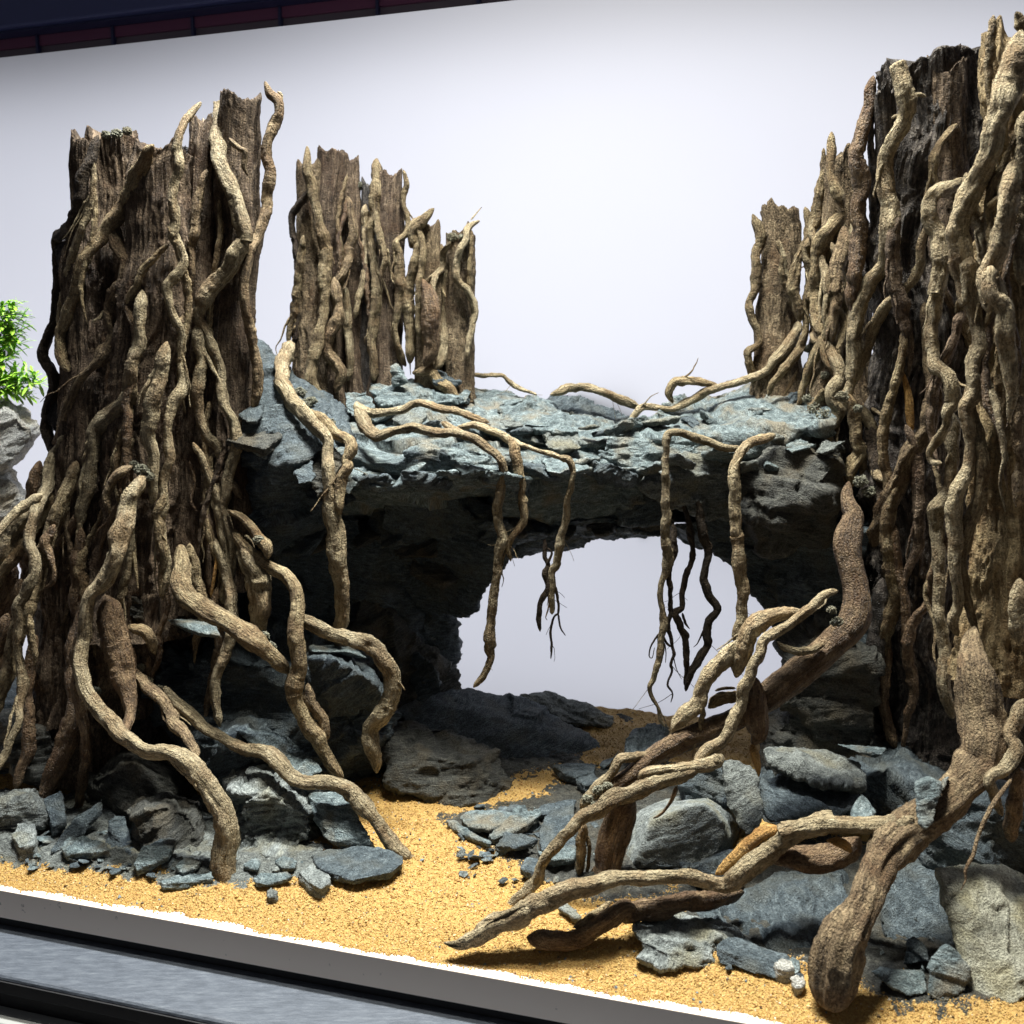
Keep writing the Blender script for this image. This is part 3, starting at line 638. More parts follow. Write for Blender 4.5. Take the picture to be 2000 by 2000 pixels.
roots(LS, n_, [
 ('root_dark', 'A 740,1020,40 690,1180,45 620,1330,52 600,1500,62 560,1660,58 480,1760,42 D 440,260,45 440,400,46 440,560,45 430,700,45 420,850,45 370,1000,42 320,1120,45 340,1200,42 400,1290,48 420,1380,54 360,1550,52 360,1700,48 400,1850,45 440,1960,36'),
 ('root', 'A 1160,1090,40 1050,1290,50 960,1520,55 850,1650,58 760,1800,50 D 690,340,45 600,490,45 550,680,48 490,870,40 455,1000,40 470,1150,42 520,1260,36'),
 ('root', 'A 900,1640,40 D 860,200,45 900,330,52 955,430,52 940,560,55 880,650,62 830,760,52 830,900,46 840,980,50 800,1080,60 770,1160,52 700,1230,26 610,1310,30 540,1430,36 480,1600,36 450,1750,36 420,1860,28'),
 ('root', 'D 800,790,20 750,855,16 690,885,10', dict(rough=.6)),
 ('root', 'D 1275,298,14 1170,390,25 1090,480,30 1050,580,30 1000,680,32 960,770,30 940,840,26 880,890,12'),
 ('root_pale', 'D 1075,640,14 1072,720,44 1060,800,46 1050,950,46 1040,1080,52 1010,1200,58 990,1330,58 975,1450,58 880,1520,58 800,1620,64 720,1720,62 700,1850,50 H 670,100,48 650,250,50 615,400,45 600,500,40'),
 ('root', 'D 1260,1030,42 1240,1150,55 1210,1300,58 1160,1450,58 1140,1600,60 1130,1750,56 1150,1900,46 H 1150,150,40 1150,330,30'),
 ('root_pale', 'A 1520,770,12 1440,860,32 1375,960,36 1340,1100,42 1350,1250,46 1315,1380,40 1300,1500,42 1330,1650,42 1310,1780,40 D 1310,240,40 1370,350,42 1380,450,42 1320,540,45 1270,620,36 1280,740,26 1310,850,30 1370,960,32 1372,1100,32 1365,1230,32 1385,1330,36 1370,1430,46 1300,1500,44 1280,1620,40 1270,1750,36 1285,1900,36 H 1240,150,30 1240,300,32 1220,500,36 1240,650,36 1260,800,36 1250,900,36 1230,1050,26'),
 ('root', 'A 1560,1280,26 1500,1480,40 1470,1750,42 1440,1880,40 D 1440,330,36 1455,480,30 1440,620,22'),
 ('root_pale', 'A 1660,800,66 1660,950,68 1650,1150,68 1680,1300,68 1760,1500,68 1840,1700,68 1860,1850,68 D 1850,300,72 1750,430,76 1640,570,76 1530,720,70 1500,850,52 1540,950,46 1600,1080,46 1660,1230,42 1670,1400,42 1700,1530,45 1770,1650,46 1795,1780,50 1770,1900,46 H 1710,130,45 1690,260,45 1680,360,42 1730,520,42 1750,650,42 1730,800,42 1700,950,42 1680,1080,36', dict(cut=True)),
 ('root', 'A 1730,1040,26 1800,1120,22 1850,1150,22 1840,1250,20 1870,1330,10', dict(rough=.7)),
 ('root', 'D 1490,780,36 1400,860,40 1330,930,34', dict(rough=.8)),
 ('root', 'D 1510,880,40 1500,1050,45 1530,1170,44 1500,1290,48 1500,1450,48 1500,1600,36 1550,1720,36 1620,1800,42 1680,1890,40 1700,1940,16'),
 ('root', 'H 1750,140,30 1790,230,32 1825,290,8', dict(rough=.6)),
 ('root', 'B 65,612,8 110,700,32 165,760,38 165,850,38 130,950,46 90,1050,38 80,1180,38 112,1300,42 90,1450,42 70,1600,40 20,1750,42 D 1900,330,42 1860,480,36 1840,650,36 1850,800,36 1880,900,36 Z 482,660,10 486,720,10 478,775,7'),
 ('root', 'B 160,690,14 190,720,14 185,790,12'),
 # lower left
 ('root_pale', 'D 480,1740,30 430,1860,40 H 400,0,50 350,200,46,77 280,350,46,76.5 240,500,42,76 225,620,38,75.5 255,750,42,75 255,880,45,75 200,1000,46,75 150,1100,46,75 140,1250,36,75 140,1450,32,75 170,1600,36,75 170,1700,40,75 150,1850,32,74 L 140,20,30,73.5 80,170,28,73 20,320,28,72.5 -40,430,24,72'),
 ('root_pale', 'H 320,250,36,77 200,330,36,77 80,430,32,76 0,520,32,75 -80,600,30,75'),
 ('root_pale', 'H 250,370,42,78 150,450,62,78 60,590,72,78 20,720,72,78 -40,900,70,78'),
 ('root_brown', 'H 110,780,60,79 60,950,66,79 0,1120,64,79 -60,1250,60,79'),
 ('root_brown', 'H 410,480,36,77 350,600,42,77 370,690,30,76.5 400,780,20,76.5 412,850,18,76.5 390,920,18,76.5 330,965,10,76.5'),
 ('root', 'H 220,1160,36,75 232,1300,30,75 262,1450,26,75 262,1550,8,75'),
 ('root_brown', 'H 60,1150,40,77 20,1300,46,77 -20,1500,40,77'),
 ('root_pale', 'H 1080,90,36 1060,170,56,75 1010,250,66,74.5 960,380,76,74 940,500,76,73.5 900,650,80,73 850,780,82,72.5 800,880,80,72.5 740,960,62,72.5 690,1020,52,72.5 650,1150,55,72.5 615,1400,60,72.5 610,1550,60,72 640,1720,62,71 L 760,-30,70,70 840,50,74,69.5 900,130,66,69 1000,200,60,68.5 1120,260,56,68 1270,275,62,67.5 1400,345,76,67.5 1500,450,86,67 1600,600,90,66.5 1670,720,90,66.5 1700,850,100,66.5 1695,980,104,66 1690,1100,106,66 1690,1260,104,66 1690,1310,104,66', dict(end=True)),
 ('root', 'H 1000,40,36,75 880,120,40,75 810,250,32,75 800,320,36,75 830,400,26,75'),
 ('root_brown', 'H 960,60,26,75.5 900,170,20,75.5 905,260,14,75.5'),
 ('root_brown', 'H 790,1010,62,74 830,1110,92,73.5 850,1220,104,73.5 870,1350,110,73.5 900,1500,104,73.5 930,1650,92,73.5 975,1780,60,73 985,1900,40,72.5 L 960,60,34,71 940,140,18,70'),
 ('root_brown', 'H 690,1050,40,73.5 620,1250,44,73.5 580,1400,44,73.5 580,1600,46,73.5 600,1800,46,73.5 L 620,0,48,74 645,200,46,74 640,350,42,74 620,500,45,75 590,700,36,76 570,820,26,77'),
 ('root_pale', 'H 960,1250,30,75 1030,1270,50,74.5 1100,1290,52,74.5 1150,1370,50,74.5 1170,1460,42,74.5'),
 ('root', 'H 1020,1560,30,74.5 1050,1650,40,74 1120,1720,46,73.5 1220,1790,46,73 1290,1900,46,72.5 L 1310,50,55,72 1400,130,46,71 1450,220,40,70 1490,310,34,69'),
 ('root_brown', 'H 1120,1470,26,75 1120,1600,22,75 1100,1700,16,75'),
 ('root_pale', 'H 1240,1700,40,74 1310,1800,45,73.5 1400,1880,50,73 M 30,290,48,72.5 150,350,46,72 320,430,52,71.5 450,460,62,71 560,540,70,70.5 650,640,66,70 780,690,60,69.5 950,695,60,69.5 1080,760,66,69 1190,850,76,68.5 1290,960,62,68.5 1380,1100,66,68 1450,1200,66,67.7 1540,1262,50,67.5 1590,1250,18,67.5'),
 ('root_pale', 'H 1365,640,28,77 1370,780,66,75.5 1375,900,70,74.5 1435,1030,76,74 1560,1120,76,73.5 1680,1185,76,73 1800,1260,82,72.5 1930,1340,86,72.5 I 100,1440,62,72.5 180,1520,52,73 250,1600,36,73.5', dict(cut=True)),
 ('root_pale', 'H 1715,370,26,77 1850,450,36,76 I 0,560,42,76 80,640,52,75.5 90,740,48,75'),
 ('root_pale', 'H 1760,520,40,77 1850,640,52,76.5 I 100,800,56,75.5 200,860,56,75 285,950,62,74.5 300,1080,66,74 290,1200,72,73.5 310,1330,76,73 320,1450,72,73 330,1550,70,73 305,1650,76,73 290,1770,76,73 M 690,90,70,73 730,180,62,73 800,300,76,73 850,400,66,73 920,500,60,73 980,580,50,73 1045,660,24,73'),
 ('root_pale', 'H 1860,560,60,77 1860,760,84,76.5 I 30,900,112,76 40,1050,92,76 20,1180,80,75.5 10,1300,70,76', dict(rough=1.2)),
 ('root', 'I 390,1680,40,73.3 M 790,60,46,73.3 860,180,46,73.3 905,300,34,73.3 915,380,22,73.3'),
 ('root_pale', 'I 250,1180,40,75.5 320,1200,48,74.6 400,1225,52,74 500,1270,56,74 650,1320,52,74 780,1345,62,73.5 900,1410,66,73.5 970,1500,62,73.5 1025,1620,62,73.5 1030,1750,66,73.5 985,1850,66,73.5 M 1380,100,66,73.5 1330,200,66,73.5 1260,290,60,73.5 1255,400,66,73.5 1290,520,48,73.5 1300,620,16,73.5'),
 # thin dark strands in the lower hollow
 ('root_brown', 'H 1430,0,14 1465,150,16 1440,300,16 1490,390,8', dict(rough=.5)),
 ('root_brown', 'H 300,0,60,80 260,300,70,80 240,700,80,80.5 230,1100,80,81'),
 ('trunk_black', 'H 420,300,90,82 400,700,110,82 380,1200,120,82 360,1700,110,82', dict(rough=.7)),
 ('trunk', 'H 1560,300,60,78 1600,600,52,77.5 1610,900,46,77.5 1600,1060,26,77.5', dict(rough=.6)),
 ('cut', 'H 1640,700,8,77 1620,850,14,76.8 1590,1030,10,76.8', dict(rough=.4)),
])

# ---------------------------------------------------------------- the two stumps behind the bridge
MS = thing('driftwood_stump', 'medium stump of upright sticks and roots behind the left end of the bridge', 'driftwood', P(675, 740, .93))
n_ = MS.name
column('trunk', (690, 420, 48), (690, 790, 62), M['trunk_black'], MS, .96, flat=.4, broken=.02)
column('trunk', (606, 312, 22), (616, 792, 38), M['trunk_bark'], MS, .935, broken=.012, groove=.1)
column('trunk', (647, 289, 25), (642, 795, 32), M['trunk'], MS, .94, broken=.01, groove=.1)
column('trunk', (684, 300, 15), (692, 790, 28), M['trunk'], MS, .95, broken=.01)
column('trunk', (722, 350, 14), (722, 790, 22), M['trunk_black'], MS, .95, broken=.01)
column('trunk', (766, 333, 22), (752, 790, 30), M['trunk'], MS, .94, broken=.008, groove=.1)
roots(MS, n_, [
 ('root_pale', 'B 385,1100,10 395,1250,38 425,1400,42 450,1550,32 490,1750,45 520,1870,42 E 530,350,46 520,500,46 520,650,42 500,850,32 460,1050,46 430,1200,46 425,1330,46 460,1420,36 530,1475,22'),
 ('root_dark', 'B 400,1430,30 310,1560,26 275,1650,26 280,1800,26 E 290,250,26 310,450,30 310,600,32 310,800,32 300,950,32 290,1070,26'),
 ('root', 'E 590,545,36 610,700,52 610,850,56 560,1000,52 540,1120,46 600,1200,50 640,1280,42 600,1420,36'),
 ('root', 'B 690,1480,26 720,1600,42 740,1750,42 700,1850,42 E 690,330,50 690,430,50 650,520,42 595,590,36'),
 ('root_pale', 'B 915,1195,28 900,1330,50 910,1480,56 880,1680,42 860,1800,32 E 870,300,32 890,450,38 912,650,42 900,850,42 880,1000,38 890,1150,36 890,1330,26'),
 ('root', 'B 830,1540,26 E 820,50,28 825,250,28 825,480,28 770,750,26 740,860,18'),
 ('root_pale', 'B 1110,1280,16 1138,1400,26 1110,1530,22 1150,1680,26 1130,1770,26 E 1060,290,32 1080,450,46 1090,650,46 1070,800,36 1050,950,22 1080,1100,30 1130,1220,36'),
 ('root', 'E 680,620,24 690,850,32 700,1000,36 715,1200,30 690,1330,24'),
])
SS = thing('driftwood_stump', 'short pale stump with a hollow top and thin spikes standing on the bridge', 'driftwood', P(870, 740, .93))
n_ = SS.name
column('trunk', (868, 480, 28), (868, 785, 34), M['trunk_black'], SS, .955, flat=.4, broken=.01)
column('trunk', (836, 432, 22), (838, 780, 28), M['trunk_bark'], SS, .935, broken=.012, groove=.08)
column('trunk', (897, 445, 27), (893, 785, 30), M['trunk_bark'], SS, .94, broken=.014, groove=.1)
roots(SS, n_, [
 ('root_pale', 'B 1345,1570,16 1270,1650,36 1200,1720,48 1190,1850,42 E 1230,250,46 1210,420,48 1165,600,46 1150,750,52 1160,900,46 1165,1050,42 1160,1200,46'),
 ('root_pale', 'E 1200,120,40 1240,250,36 1260,400,34 1240,560,34 1230,800,30 1230,1000,26'),
 ('root_pale', 'E 1690,120,10 1600,180,32 1560,300,32 1520,400,32 1520,550,32 1600,650,32 1640,750,32 1640,880,32 1610,1000,30 1590,1160,22'),
 ('root', 'E 1410,310,26 1430,500,30 1410,680,26 1410,850,26 1422,1050,36 1390,1180,36 1345,1240,26'),
 ('root_pale', 'E 1705,15,3 1620,115,9', dict(rough=.3)),
 ('root_pale', 'E 1625,190,18 1625,350,22 1610,500,22 1620,650,20'),
 ('root_brown', 'E 1255,560,46 1310,750,66 1330,950,66 1310,1100,58 1270,1220,40'),
 ('root', 'E 1180,1270,30 1300,1260,42 1380,1330,52 1450,1380,56 1510,1470,40 1505,1520,20'),
])
# ---------------------------------------------------------------- stumps on the right
RS = thing('driftwood_stump', 'slim ridged stump standing on the right end of the bridge', 'driftwood', P(1522, 740, .88))
n_ = RS.name
column('trunk', (1522, 398, 33), (1518, 790, 44), M['trunk_bark'], RS, .89, broken=.012, groove=.1, lump=.14)
roots(RS, n_, [
 ('root_pale', 'C 225,1345,22 270,1480,36 250,1620,36 240,1800,32 200,1900,26 F 1790,30,36 1850,180,26 1865,270,26 1790,320,36 1770,400,36 1810,500,28 1820,590,18'),
 ('root', 'C 555,1300,18 580,1430,30 550,1600,26', dict(rough=.8)),
 ('root_pale', 'F 850,915,12 930,810,26 1000,750,26 1180,770,22 1280,740,28 1390,680,32 1500,620,32 1650,580,30 1800,540,30 1920,480,32 G 100,720,44 200,600,46 230,490,38'),
 ('root_pale', 'F 1215,725,16 1185,640,30 1230,560,36 1330,560,38 1450,565,32 1560,600,16'),
])
RM = thing('driftwood_stump', 'root covered stump between the slim ridged stump and the blackened trunk', 'driftwood', P(1630, 800, .84))
n_ = RM.name
column('trunk', (1640, 390, 42), (1640, 880, 70), M['trunk_black'], RM, .86, flat=.6, broken=.01)
column('trunk', (1640, 292, 28), (1640, 800, 52), M['trunk_bark'], RM, .845, broken=.012, groove=.1)
roots(RM, n_, [
 ('root_pale', 'C 722,828,24 720,950,32 715,1100,34 760,1230,44 800,1310,40'),
 ('root_pale', 'C 672,930,10 670,1050,20 640,1250,32 610,1400,34 560,1520,28 510,1650,38 470,1790,38 G 200,300,38 230,420,34 245,500,24'),
 ('root_pale', 'C 820,1330,40 720,1430,52 650,1550,54 630,1750,46 610,1880,44 G 370,150,48 360,350,48 360,490,46 400,590,40'),
 ('root_pale', 'G 330,580,30 370,620,42 450,690,48 510,800,58 530,900,52 500,1000,62 490,1080,56 530,1150,60 500,1250,54 440,1340,52 470,1480,60 460,1640,56 430,1750,50 310,1800,60 230,1900,52 K 110,150,46 50,300,38 30,430,38 45,540,16'),
 ('root_pale', 'C 560,1520,20 590,1650,22 G 310,50,30 310,200,28 290,330,32 290,480,28 270,620,32 230,730,36 100,880,32 30,970,26 0,1060,16'),
 ('root', 'C 800,1420,42 790,1550,48 760,1700,48 735,1840,48 G 500,180,52 510,280,52 500,400,48 490,520,38 480,650,28'),
 ('root', 'G 620,400,26 570,560,32 530,700,32 560,780,20'),
 ('root', 'G 420,1000,30 380,1080,32 310,1180,30 270,1220,20'),
 ('root', 'G 220,860,10 180,950,16 120,1050,12', dict(rough=.6)),
 ('root_pale', 'G 0,1390,42 130,1325,32 240,1320,32 345,1325,16'),
])
BT = thing('driftwood_stump', 'large blackened trunk with a splintered flat top, right side of the bridge', 'driftwood', P(1800, 1480, .72))
n_ = BT.name
column('trunk', (1905, 215, 46), (1900, 1480, 130), M['trunk_black'], BT, .80, .82, flat=.5, broken=.02)
column('trunk', (1806, 105, 88), (1815, 1500, 120), M['trunk_grey'], BT, .765, .83, broken=.012, groove=.1, splinter=1.6)
column('trunk', (1728, 165, 17), (1736, 640, 22), M['trunk_grey'], BT, .75, .80, broken=.008)
column('trunk', (1850, 120, 36), (1858, 480, 34), M['trunk'], BT, .745, broken=.016, groove=.08, splinter=1.6)
roots(BT, n_, [
 ('root_brown', 'C 985,475,26 962,600,36 930,750,38 900,900,42 890,980,52 900,1150,50 890,1300,46 900,1450,48 890,1600,52 860,1720,48 G 660,200,52 630,300,44 645,400,36 630,480,24'),
 ('root_pale', 'C 1130,395,54 1170,520,56 1195,650,60 1180,760,52 1110,880,46 1050,1010,42 1060,1170,48 1100,1300,56 1090,1430,56 1080,1560,56 G 860,60,56 760,200,60 700,350,56 655,500,56 640,620,56 650,750,56 645,880,46 630,990,36', dict(cut=True)),
 ('root', 'C 1240,590,20 1290,600,14 1320,610,5', dict(rough=.4)),
 ('root', 'C 1150,720,22 1095,745,10', dict(rough=.4)),
 ('trunk_black', 'C 985,640,14 970,900,20 985,1100,26 980,1300,26 970,1500,20'),
 ('root_pale', 'C 1330,1390,18 1290,1530,26 G 1150,60,36 1080,200,36 960,310,36 850,440,42 790,560,38 750,700,36 680,840,36 620,980,36 590,1080,42 630,1115,42 710,1180,42 770,1270,45 790,1400,46 800,1550,45 830,1650,40 910,1710,16 o1'),
 ('root_pale', 'G 560,1010,20 600,1090,46 640,1180,52 650,1300,50 670,1420,56 700,1490,52 640,1560,58 600,1640,56 640,1740,42'),
 ('root', 'G 690,1450,50 720,1560,40 700,1650,30'),
 ('root', 'G 780,1150,20 830,1180,14 850,1200,6', dict(rough=.4)),
 ('root', 'C 1645,625,30 1560,740,30 1440,860,30 1370,980,32 1360,1100,32 1392,1190,26 o1'),
 ('root_pale', 'o1.5 C 1600,1160,24 1500,1170,42 1400,1210,46 1335,1280,48 1350,1400,52 1400,1480,52 1400,1620,52 1400,1750,46 1390,1850,46 G 1300,150,56 1290,280,52 1245,420,52 1230,560,52 1240,700,52 1260,820,52 1320,890,50 1370,980,60 1385,1100,60 1350,1180,42 1350,1280,32 1290,1380,38 1222,1480,26 1240,1550,26 1310,1565,22'),
 ('root', 'G 1180,350,38 1190,550,38 1210,750,40 1240,950,46 1260,1080,56 1230,1200,60 1200,1300,60 1100,1430,66 1030,1550,62 1000,1680,66 950,1800,66 880,1920,60 K 820,150,54 790,260,40'),
 ('root_pale', 'G 1390,1180,46 1400,1350,56 1400,1480,52 1385,1600,52 1370,1750,52 1320,1850,60 K 1260,0,56 1268,200,52 1290,400,52 1300,600,52 1300,780,46 1330,950,52 1340,1100,52 1320,1250,52 1350,1400,50 1395,1560,34'),
 ('root_brown', 'K 960,100,40 960,300,50 1000,500,46 1030,700,44 1040,900,40 1060,1050,34'),
 ('root_brown', 'K 880,950,42 890,1150,40 870,1400,38 900,1600,40 960,1780,34'),
 ('trunk_black', 'K 860,500,70 850,800,80 820,1100,90 800,1400,80'),
 ('cut', 'G 1020,880,16 1060,1050,30 1070,1250,32 1060,1400,18', dict(rough=.4)),
 ('root_dark', 'G 760,1250,40 800,1500,50 870,1800,50 K 900,100,40'),
])
FT = thing('driftwood_stump', 'tall pale fibrous trunk under thick roots at the right edge', 'driftwood', P(1960, 1480, .62))
n_ = FT.name
column('trunk', (1985, 55, 56), (1995, 1330, 96), M['trunk_pale'], FT, .655, .66, broken=.02, groove=.08, splinter=1.5)
column('trunk', (1938, 85, 12), (1960, 420, 22), M['trunk_pale'], FT, .635, broken=.016, groove=.08)
roots(FT, n_, [
 ('root_pale', 'o.6 C 1915,190,64 1850,500,80 1800,700,80 1750,880,72 1660,1070,66 1580,1230,66 1530,1370,62 1510,1480,58 1540,1600,62 1580,1750,68 1600,1880,70 G 1510,80,80 1540,180,80 1540,320,76 1570,480,72 1590,650,76 1570,800,76 1560,1000,72 1500,1150,62 1510,1280,58 1540,1450,52 1530,1600,62 1450,1750,66 1420,1880,66 K 1420,200,60 1410,450,50 1430,700,46 1400,830,46 1435,940,20'),
 ('root_pale', 'o1 C 1880,1000,58 1840,1200,62 1820,1400,62 1780,1560,62 1720,1660,54 1700,1750,58 1750,1900,70 G 1700,150,80 1705,300,72 1780,420,76 1810,600,80 1830,800,62 1840,950,46 1835,1100,36 1815,1260,10'),
 ('root_pale', 'C 1640,1460,26 1720,1330,42 1790,1220,34'),
 ('root', 'C 1930,700,40 1910,1000,50 1925,1400,50 1915,1800,50'),
 ('root_pale', 'C 1740,95,18 1720,260,30 1715,480,30 1730,700,24'),
 ('root_pale', 'C 1880,75,46 1910,130,40 1925,220,36', dict(rough=1.6)),
 ('root', 'G 1900,1050,40 1880,1300,44 1900,1600,46 1880,1900,40'),
 ('root_pale', 'K 1900,500,60 1880,800,70 1900,1000,60'),
 ('root_mid', 'K 1560,860,30,63.4 1540,980,70,62.8 1535,1080,96,62.2 1545,1170,120,61.6 1580,1300,150,61 1605,1450,160,60.5 1620,1600,158,60 1620,1750,152,59.5 1600,1900,146,59 Q 1560,40,138,58.7 1490,140,128,58.3 1390,240,134,58 1250,330,144,57.5 1090,440,146,57 950,560,142,56 850,700,118,55 790,850,122,54 750,980,122,53.3 680,1120,132,52.8 580,1260,172,52.3 520,1400,190,52 500,1550,190,51.8 485,1700,150,51.6 450,1830,90,51.6', dict(rough=.9, end=True)),  # darker bark picked to imitate the shade on this root
 ('root_pale', 'K 1930,1410,60,60 1850,1580,66,59.5 1830,1700,60,59 1880,1800,60,58.5 Q 1790,0,56,58 1690,50,50,57.5 1665,120,46,57.5 1705,210,42,57.5 1765,360,26,58'),
 ('root_brown', 'Q 1900,0,60,59 1880,200,60,60 1850,400,60,60.5 1840,560,40,61'),
 ('root', 'Q 1840,80,14,56.5 1720,240,22,55.5 1650,360,20,55.2 1580,530,18,55 1550,650,18,54.6 1490,770,14,54.2 1490,850,8,54 1450,930,4,53.8', dict(rough=.4)),
])

# thin roots that climb over each stump between the big ones
def climbers(parent, n, box_, seed, mats, rr=(4, 9), slope=0.0, length=(180, 520)):
    r = np.random.default_rng(seed)
    for i in range(n):
        px, py = r.uniform(box_[0], box_[2]), r.uniform(box_[1], box_[3]); L_ = r.uniform(*length); w0 = r.uniform(*rr)
        k = max(5, int(L_ / 55)); dx = r.normal() * .12 + slope; ph = r.uniform(0, 6); sp_ = []
        for j in range(k + 1):
            f = j / k; x = px + dx * L_ * f + math.sin(ph + f * L_ / 60) * 14 + r.normal() * 5
            sp_.append('%.0f,%.0f,%.1f' % (x, py + L_ * f, w0 * (.55 + .6 * math.sin(math.pi * min(1, f * .8 + .15))) * (1 - .75 * max(0, f - .7) / .3)))
        root('o0.25 P ' + ' '.join(sp_), str(r.choice(mats)), parent, parent.name, rough=1.0)
climbers(LS, 14, (160, 290, 460, 900), 5, ('root', 'root', 'root_pale', 'root_brown', 'trunk'), (4, 10), slope=-.04)
climbers(LS, 9, (40, 880, 430, 1200), 15, ('root_brown', 'root', 'root', 'trunk_bark'), (5, 12), length=(170, 360), slope=-.06)
climbers(MS, 6, (585, 320, 765, 520), 6, ('root', 'root_pale', 'root_brown'), (4, 8), length=(130, 280))
climbers(SS, 2, (825, 450, 905, 560), 26, ('root', 'root_pale'), (4, 7), length=(100, 180))
climbers(RS, 2, (1500, 430, 1545, 560), 27, ('root', 'root_pale'), (4, 7), length=(120, 200))
climbers(RM, 8, (1580, 320, 1690, 620), 8, ('root', 'root_pale'), (5, 10), length=(150, 330))
climbers(BT, 9, (1740, 420, 1900, 1000), 9, ('root', 'root', 'root_brown', 'trunk'), (5, 14), length=(250, 600))
climbers(FT, 7, (1890, 150, 1995, 900), 10, ('root', 'root_pale', 'root_brown'), (6, 14), length=(200, 600))
# the flared foot of the left stump
roots(LS, n_ if False else LS.name, [
 ('root', 'P 150,900,10 110,1010,15,78 70,1130,17,77 30,1250,16,76 -10,1380,14,75 -50,1480,8,75'),
# ('root_brown', 'P 130,1000,12 105,1120,17,77 95,1260,18,76 60,1390,17,75 20,1500,13,74 -20,1570,8,73.5'),
 ('root_brown', 'P 175,1150,12 150,1270,18,76 150,1390,19,75.5 110,1500,16,74.5 80,1570,10,73.8'),
 ('root', 'P 110,960,8 60,1040,12,78 10,1110,13,77.5 -50,1200,12,77'),
# ('root_brown', 'P 260,1180,12 270,1300,16,75 300,1400,15,74 330,1480,12,72.5 340,1560,7,71.5'),
 ('root', 'P 420,1050,10 450,1150,13,76 450,1250,14,75.5 420,1340,12,75 430,1420,8,74.5'),
 ('root_brown', 'P 40,1130,14,79 10,1250,18,79 -30,1400,18,78.5'),
 ('root_brown', 'P 70,1240,10,77 50,1340,13,76.5 60,1440,12,76 30,1540,8,75'),
])

# ---------------------------------------------------------------- fallen branches in front on the right
def branch(name, label, rows, base):
    t = thing(name, label, 'branch', base)
    for row in rows: root(row[1], row[0], t, name='limb', **(row[2] if len(row) > 2 else {}))
    return t
branch('driftwood_branch', 'long forked root arching low over the sand, its pointed tip nearest the front edge', [
 ('root_pale', 'Q 1100,370,62,56 1000,430,92,56.2 900,440,88,56.5 800,430,80,57 620,420,72,57 450,430,72,57 250,450,64,57 110,490,66,57 O 1600,600,72,57 1420,660,82,57.3 1280,740,90,57.5 1150,830,86,57.5 1020,950,86,57.5 880,1065,82,57.5 780,1080,66,57.5 600,1025,64,57.5 400,1010,62,57.5 200,1010,62,57.5 50,1020,60,57.3 N 1300,1040,76,57.2 1100,1090,82,57 950,1140,82,57 750,1220,86,57 600,1320,86,57 430,1405,80,57 290,1470,72,57 170,1520,46,57 60,1512,8,57'),
 ('cut', 'O 1260,650,36,58 1180,670,50,58 1080,710,52,58 960,820,50,58 850,930,44,58 760,1000,26,58', dict(rough=.6)),
 ('root_brown', 'O 1180,900,80,58 1300,860,96,58.2 1450,880,104,58.3 1650,860,104,58.3 1790,790,84,58 1850,720,60,57.5', dict(rough=.6)),
 ('cut', 'O 1600,740,36,57.2 1720,760,46,57 1790,830,40,57', dict(rough=1.5)),
], P(1400, 1850, .575))
branch('driftwood_branch', 'dark brown root lying under the long forked root, blunt end on the sand', [
 ('root_brown', 'O 980,1130,46,59 850,1150,62,58.6 700,1200,74,58.3 500,1230,78,58 300,1250,82,58 120,1290,80,58 N 1440,1250,72,57.6 1330,1330,82,57.4 1200,1420,84,57.2 1050,1480,80,57 900,1490,80,57 770,1485,72,57 690,1470,46,57', dict(cut=False)),
 ('root', 'N 1330,1200,20,58 1200,1290,34,57.6 1120,1350,36,57.4 1040,1400,24,57.2'),
], P(1150, 1850, .575))
branch('driftwood_branch', 'thick log leaning down left from the blackened trunk to a dark foot on the sand', [
 ('root_brown', 'G 610,1700,40,71.5 600,1820,56,71 620,1900,72,70.8 K 650,40,86,70.5 610,170,112,70 600,300,118,69.5 640,450,106,69 680,600,110,68.5 670,750,124,68 600,900,128,67.8 450,1050,124,67.4 270,1200,132,67 90,1330,124,66.6 J 1750,1540,100,66.2 1500,1640,96,66 1250,1745,88,65.6 1080,1840,82,65.3 N 1500,250,84,65 1350,335,82,65 1200,430,76,65', dict(rough=.55)),
 ('root_brown', 'N 1480,380,70,65.6 1450,450,94,65.6 1390,580,108,65.5 1340,750,108,65.3 1290,950,100,65 1240,1080,92,64.8 1240,1200,70,64.8', dict(rough=.5)),
 ('root_pale', 'N 1730,60,30,65.5 1560,110,40,65 1400,130,42,64.8 1330,230,38,64.8 1235,330,46,64.5 1150,450,46,64.5 1100,530,36,64.5'),
 ('root', 'N 1130,610,36,65 1100,800,38,65 1090,1010,30,65'),
 ('root', 'N 1150,700,22,65.2 1165,850,18,65.2 1140,1000,14,65.2'),
], P(1180, 1740, .65))
